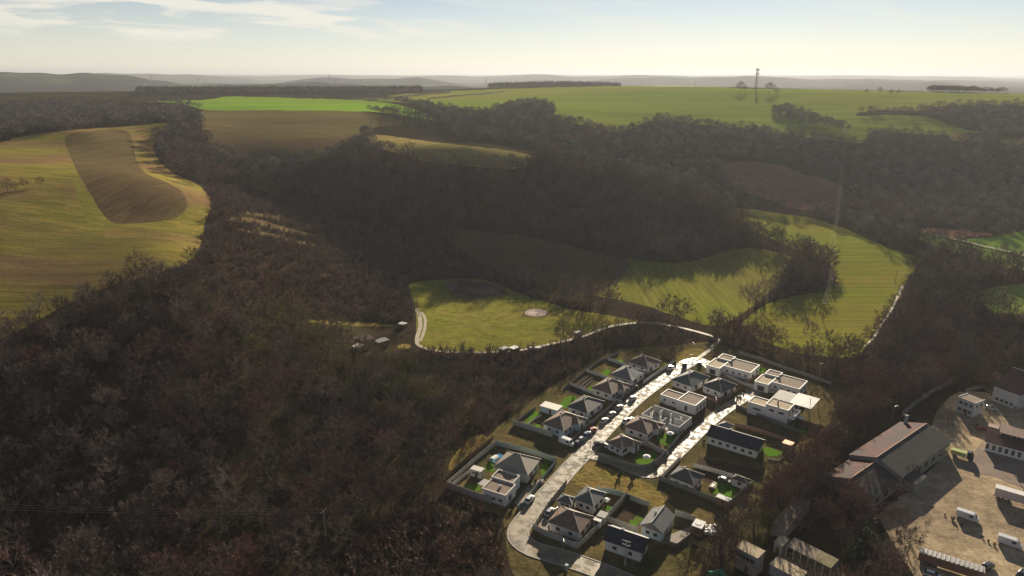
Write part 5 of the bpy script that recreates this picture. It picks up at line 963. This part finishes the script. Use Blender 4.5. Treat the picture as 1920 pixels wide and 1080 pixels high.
for px, py, lb in ((1300,668,'street lamp behind the turning circle'),(1298,690,'street lamp in the middle of the turning circle'),(1535,708,'street lamp at the service road behind the second bungalow'),(1672,790,'street lamp rising from the reddish wood above the barn'),(1341,777,'street lamp on the side street by the unfinished house'),(1045,985,'street lamp inside the bend of the lower street'),(1196,752,'street lamp beside the wide part of the street'),(1107,838,'street lamp at the street junction'),(1056,1034,'short lamp outside the curved panel wall')): lamp(lb, px, py, 6.0 if px != 1056 else 4.0, rng.uniform(0, 6))
p = G(1062, 1070); t = empty('waste_bin', tuple(p), 0, 'dark teal bin standing on the verge at the bottom of the street', 'bin'); MB().tube((0, 0, 0), (0, 0, 1.7), .42, .5, 10).build('body', M['panel_teal'], t); MB().tube((0, 0, 1.7), (0, 0, 1.85), .53, .4, 10).build('lid', M['wall_teal'], t)
p = G(1345, 1078); flat_mat('tarp', (0.05,0.33,0.18), .6); t = tag(MB().hexa([(-2.2,-1.5,-.1),(2.2,-1.5,-.1),(2.2,1.5,-.1),(-2.2,1.5,-.1)], [(-1.2,-.5,1.1),(1.5,-.6,.8),(1.3,.6,1.3),(-1.0,.5,.9)]).build('tarp_heap', M['tarp'], None, tuple(p)), 'bright green tarpaulin over a heap at the bottom edge', 'tarp')
# radio mast on the skyline
p = G(1417, 168); t = empty('radio_mast', tuple(p), 0, 'tall radio mast with antennas on the green skyline', 'radio mast'); k = MB(); hh = 33.0
for i in range(3):
    a = 2*math.pi*i/3
    k = MB(); k.tube((2.2*math.cos(a), 2.2*math.sin(a), -1), (1.3*math.cos(a), 1.3*math.sin(a), hh), .3, .25, 4); k.build('leg', M['dark_metal'], t)
    for j in range(8):
        z0, z1 = hh*j/8, hh*(j+1)/8; a2 = a + 2*math.pi/3; r0, r1 = 2.2 - .9*j/8, 2.2 - .9*(j+1)/8; MB().tube((r0*math.cos(a), r0*math.sin(a), z0), (r1*math.cos(a2), r1*math.sin(a2), z1), .14, .14, 3).build('brace', M['dark_metal'], t)
    for z in (hh - 1, hh - 7): MB().box(2.4*math.cos(a) - .5, 2.4*math.cos(a) + .5, 2.4*math.sin(a) - .5, 2.4*math.sin(a) + .5, z - 3, z).build('antenna', M['wall_grey'], t)
def pylon(label, px, r, h):
    th = math.atan((px - 960)/(FPX/CPI)); x, y = r*math.sin(th), r*math.cos(th); t = empty('power_pylon', (x, y, zat(x, y)), 0, label, 'pylon', 'pylons far off towards the horizon'); k = MB()
    for sx in (-1, 1):
        for sy in (-1, 1): k.tube((sx*h*.1, sy*h*.1, -1), (sx*h*.02, sy*h*.02, h), h*.012, h*.010, 3)
    for j in range(5): k.tube((-h*.1*(1 - j/6), 0, h*j/6), (h*.1*(1 - (j+1)/6), 0, h*(j+1)/6), h*.008, h*.008, 3)
    k.build('tower', M['steel'], t)
    for z in (.72, .84, .96): MB().box(-h*.16, h*.16, -h*.012, h*.012, h*z, h*z + h*.02).build('crossarm', M['steel'], t)
for px, r, h, lb in ((370,3600,44,'pylon above the bluish forest ridge on the left'),(617,3300,40,'pylon above the middle of the far left woods'),(282,3900,38,'pylon at the end of the bluish ridge'),(911,2600,36,'pylon left of the dark wood on the centre skyline'),(1018,2500,34,'pylon above the dark wood on the centre skyline'),(1097,2500,30,'pylon at the right end of the centre skyline wood'),(1305,1500,14,'thin pylon on the green skyline left of the radio mast'),(1487,4200,36,'pylon beyond the radio mast on the bluish ridge')): pylon(lb, px, r, h)
# ------------------------------------------------------------------ single trees, bushes and hedges
def at_r(px, r): th = math.atan((px - 960)/(FPX/CPI)); return r*math.sin(th), r*math.cos(th)
for px, r, s, lb in ((1391,1160,1.5,'bare tree left of the radio mast on the skyline'),(1400,1165,.9,'low dark bush right beside the radio mast'),(1447,1150,1.5,'bare tree right of the radio mast on the skyline'),(1460,1150,.9,'small tree at the end of the mast tree clump'),(1655,1215,1.0,'first of three round skyline trees on the right'),(1677,1215,.8,'middle one of three round skyline trees on the right'),(1690,1215,.8,'last of three round skyline trees on the right'),(1630,1215,.6,'small bare tree alone on the right skyline')):
    x, y = at_r(px, r); plant('far_tree', int(px) % 3, x, y, s, px, lb, 'trees standing on the skyline')
for k, (px, py, s) in enumerate(((15,360,.75),(29,358,.45),(46,353,.62),(77,349,.55))): p = G(px, py); plant('bare_red', k % 3, p[0], p[1], s, k, ('tallest bare tree of the small row on the hill meadow', 'smallest sapling of the row on the hill meadow', 'third bare tree of the row on the hill meadow', 'last bare tree of the row, nearest the ploughed strip')[k], 'small trees in a row on the hill meadow')
def vis_mask(P):
    return P
for kd, px, py, s, lb in (('pine',1622,1040,.95,'tall dark pine among the bare trees beside the yard'),('pine',1600,1062,.7,'shorter pine left of the tall pine beside the yard'),('pine',1652,1052,.6,'small olive pine right of the tall pine'),('bare_red',1592,955,1.0,'round reddish tree in front of the barn gable'),('bare_red',1678,945,.7,'reddish tree against the dark wall of the barn'),('bare_red',1706,905,.6,'upper reddish tree against the dark wall of the barn'),('bare_tree',1700,1038,.9,'pale bare tree casting a long shadow on the yard'),('bare_red',1650,985,.8,'reddish tree at the corner of the yard'),('bare_red',1680,1000,.8,'spreading reddish tree at the near corner of the yard'),('bare_red',1620,990,.75,'reddish tree below the barn gable'),('bare_tree',1662,1075,.8,'bare tree left of the ribbed wagon'),('bare_red',1720,840,.5,'bush-like bare tree at the barn corner'),('bare_tree',1755,770,.55,'bare tree by the lit patch behind the barn'),('bare_tree',1775,800,.5,'small bare tree at the end of the barn'),('bare_tree',1290,1030,.55,'bare fruit tree in the garden below the pale blue house'),('bare_green',1440,1000,.9,'yellow-green tree beside the striped tin shed'),('bare_green',1415,985,.8,'yellow-green tree left of the striped tin shed'),('bare_green',1320,1058,.8,'greenish tree at the bottom edge near the green tarp'),('bare_green',1380,1062,.7,'greenish tree left of the concrete block'),('bare_green',1290,1080,.8,'greenish tree at the bottom edge below the bare garden'),('bare_green',1440,890,.55,'yellow-green bush at the end of the shaded plot'),
  ('bare_tree',1520,640,.9,'bare tree first in the row at the foot of the valley field'),('bare_tree',1555,655,1.0,'bare tree second in the row at the foot of the valley field'),('bare_tree',1590,660,.95,'bare tree third in the row at the foot of the valley field'),('bare_tree',1460,655,.85,'bare tree standing apart before the valley field'),('bare_tree',1640,655,.9,'bare tree at the right end of the row below the valley field'),('bare_tree',1345,610,.6,'small bare tree by the dirt track bend'),('bare_tree',1400,628,.55,'small bare tree between the track and the valley field')):
    p = G(px, py); plant(kd, int(px + py) % len(PROTO[kd]), p[0], p[1], s, px*1.7, lb, None, 'pine_tree' if kd == 'pine' else 'bare_tree')
for k, (px, py, s, lb) in enumerate(((1137,946,.7,'clipped bush by the small gazebo'),(1388,742,.9,'round hedge bush at the bend of the side street'),(1382,747,.8,'hedge bush left of the round hedge bush'),(1395,736,.8,'hedge bush next to the pale drive'),(1176,938,1.1,'bush in the top corner of the vegetable garden'),(1004,905,.7,'shrub in front of the beige pyramid roof'),(996,914,.7,'shrub by the street wall of the pool house'),(960,955,1.0,'round bush at the street corner of the gravel roofed house'),(975,950,.8,'bush beside the white car outside the gravel roofed house'),(1205,840,.6,'garden bush between the two corner lawns'),(1262,822,.6,'small bush on the upper corner lawn'),(1230,880,.9,'bush outside the dark curved wall'),(1160,895,1.2,'dark bush in the rough grass triangle, left one'),(1185,902,1.0,'dark bush in the rough grass triangle, right one'),(1240,760,.8,'bush behind the white flat roofed house'),(1425,696,.8,'bush between the two white bungalows'),(1511,806,1.0,'evergreen bush by the two storey house terrace'),(1495,800,.8,'bush under the balcony of the two storey house'),(1320,830,.7,'shrub at the street end of the black roofed house'),(1075,748,.6,'bush on the lawn behind the second house'),(1020,870,.7,'hedge shrub right of the beige pyramid roof'),(1030,874,.7,'last hedge shrub right of the beige pyramid roof'))):
    p = G(px, py); plant('bush', k % 2, p[0], p[1], s, k*1.3, lb, None, 'garden_bush', 'bush')

# white wrapped bales by the kiosk, garden pieces
flat_mat('film_white', (0.75,0.75,0.73), .5)
for k in range(9):
    p = G(1322 + (k % 3)*8 + (k*5) % 4, 990 + (k//3)*6 + k % 2); b = MB(); n = 10; r0 = .55
    for (x0, x1, q0, q1) in ((-.6, -.5, .46, .55), (-.5, .5, .55, .55), (.5, .6, .55, .46)): b.hexa([(x0, q0*math.cos(2*math.pi*i/n), .55 + q0*math.sin(2*math.pi*i/n)) for i in range(n)], [(x1, q1*math.cos(2*math.pi*i/n), .55 + q1*math.sin(2*math.pi*i/n)) for i in range(n)])
    o = b.build('wrapped_bale', M['film_white'], None, tuple(p)); o.rotation_euler = (0, 0, k*1.1); tag(o, 'white wrapped bundle lying in the heap beside the brick kiosk', 'bale', 'white wrapped bundles beside the kiosk')
for px, py, lb in ((1256,822,'small white garden parasol on the upper corner lawn'),(1212,866,'small pale parasol on the lower corner lawn'),(1500,792,'white parasol on the terrace of the two storey house')):
    p = G(px, py); t = empty('parasol', tuple(p), 0, lb, 'parasol'); MB().tube((0, 0, 0), (0, 0, 2.3), .04, .04, 5).build('pole', M['steel'], t); c = MB(); n = 8; c.add([(0, 0, 2.5)] + [(1.3*math.cos(2*math.pi*i/n), 1.3*math.sin(2*math.pi*i/n), 2.05) for i in range(n)] + [(1.3*math.cos(2*math.pi*i/n), 1.3*math.sin(2*math.pi*i/n), 1.92) for i in range(n)], [(0, 1 + i, 1 + (i+1) % n) for i in range(n)] + [(1 + i, 9 + i, 9 + (i+1) % n, 1 + (i+1) % n) for i in range(n)]); c.build('canopy', M['fabric_white'], t)
for px, py, rz, lb in ((1234,816,20,'pale garden table with benches beside the upper corner lawn'),(1336,914,60,'garden table with benches on the paving by the lawn'),(1014,905,50,'garden table with benches in front of the beige pyramid roof')):
    p = G(px, py); t = empty('garden_table', tuple(p), R(rz), lb, 'garden table'); MB().box(-.9, .9, -.4, .4, .7, .76).build('table_top', M['trim'], t)
    for s in (-1, 1):
        MB().box(-.9, .9, s*.75 - .15, s*.75 + .15, .42, .47).build('bench', M['wood'], t); MB().box(s*.7 - .05, s*.7 + .05, -.85, .85, -.1, .42).build('leg', M['wood'], t); MB().box(s*.7 - .05, s*.7 + .05, -.3, .3, .42, .7).build('leg', M['wood'], t)

for k, (px, py, s, lb) in enumerate(((1772,967,.45,'first small dark shrub of the row left of the middle van'),(1786,975,.75,'biggest dark shrub of the row left of the middle van'),(1801,985,.5,'last small dark shrub of the row, just below the middle van'),(1842,1008,.5,'first small shrub between the two white vans'),(1853,1016,.5,'middle small shrub between the two white vans'),(1864,1022,.5,'last small shrub between the two white vans'))):
    p = G(px, py); plant('bush', k % 2, p[0], p[1], s, k*1.3, lb, None, 'yard_shrub', 'shrub')
pole('tall bare pole throwing a long shadow across the asphalt of the yard', 1866, 838, 8, 1, R(40), m='wood'); pole('short pole between the two storey block and the long white building', 1854, 783, 5, 1, R(40), m='wood')
# ------------------------------------------------------------------ haze: one box of even air
def haze():
    m = bpy.data.materials.new('haze_air'); m.use_nodes = True; t = m.node_tree; t.nodes.clear()
    v = t.nodes.new('ShaderNodeVolumePrincipled'); o = t.nodes.new('ShaderNodeOutputMaterial'); t.links.new(v.outputs[0], o.inputs['Volume'])
    v.inputs['Color'].default_value = (0.52, 0.55, 0.59, 1); v.inputs['Density'].default_value = HAZE; v.inputs['Anisotropy'].default_value = 0.3
    mb = MB(); mb.box(-62000, 62000, -400, 61000, -60, 200)
    o = mb.build('haze', m); tag(o, kind='stuff')
HAZE = 0.00009
haze()
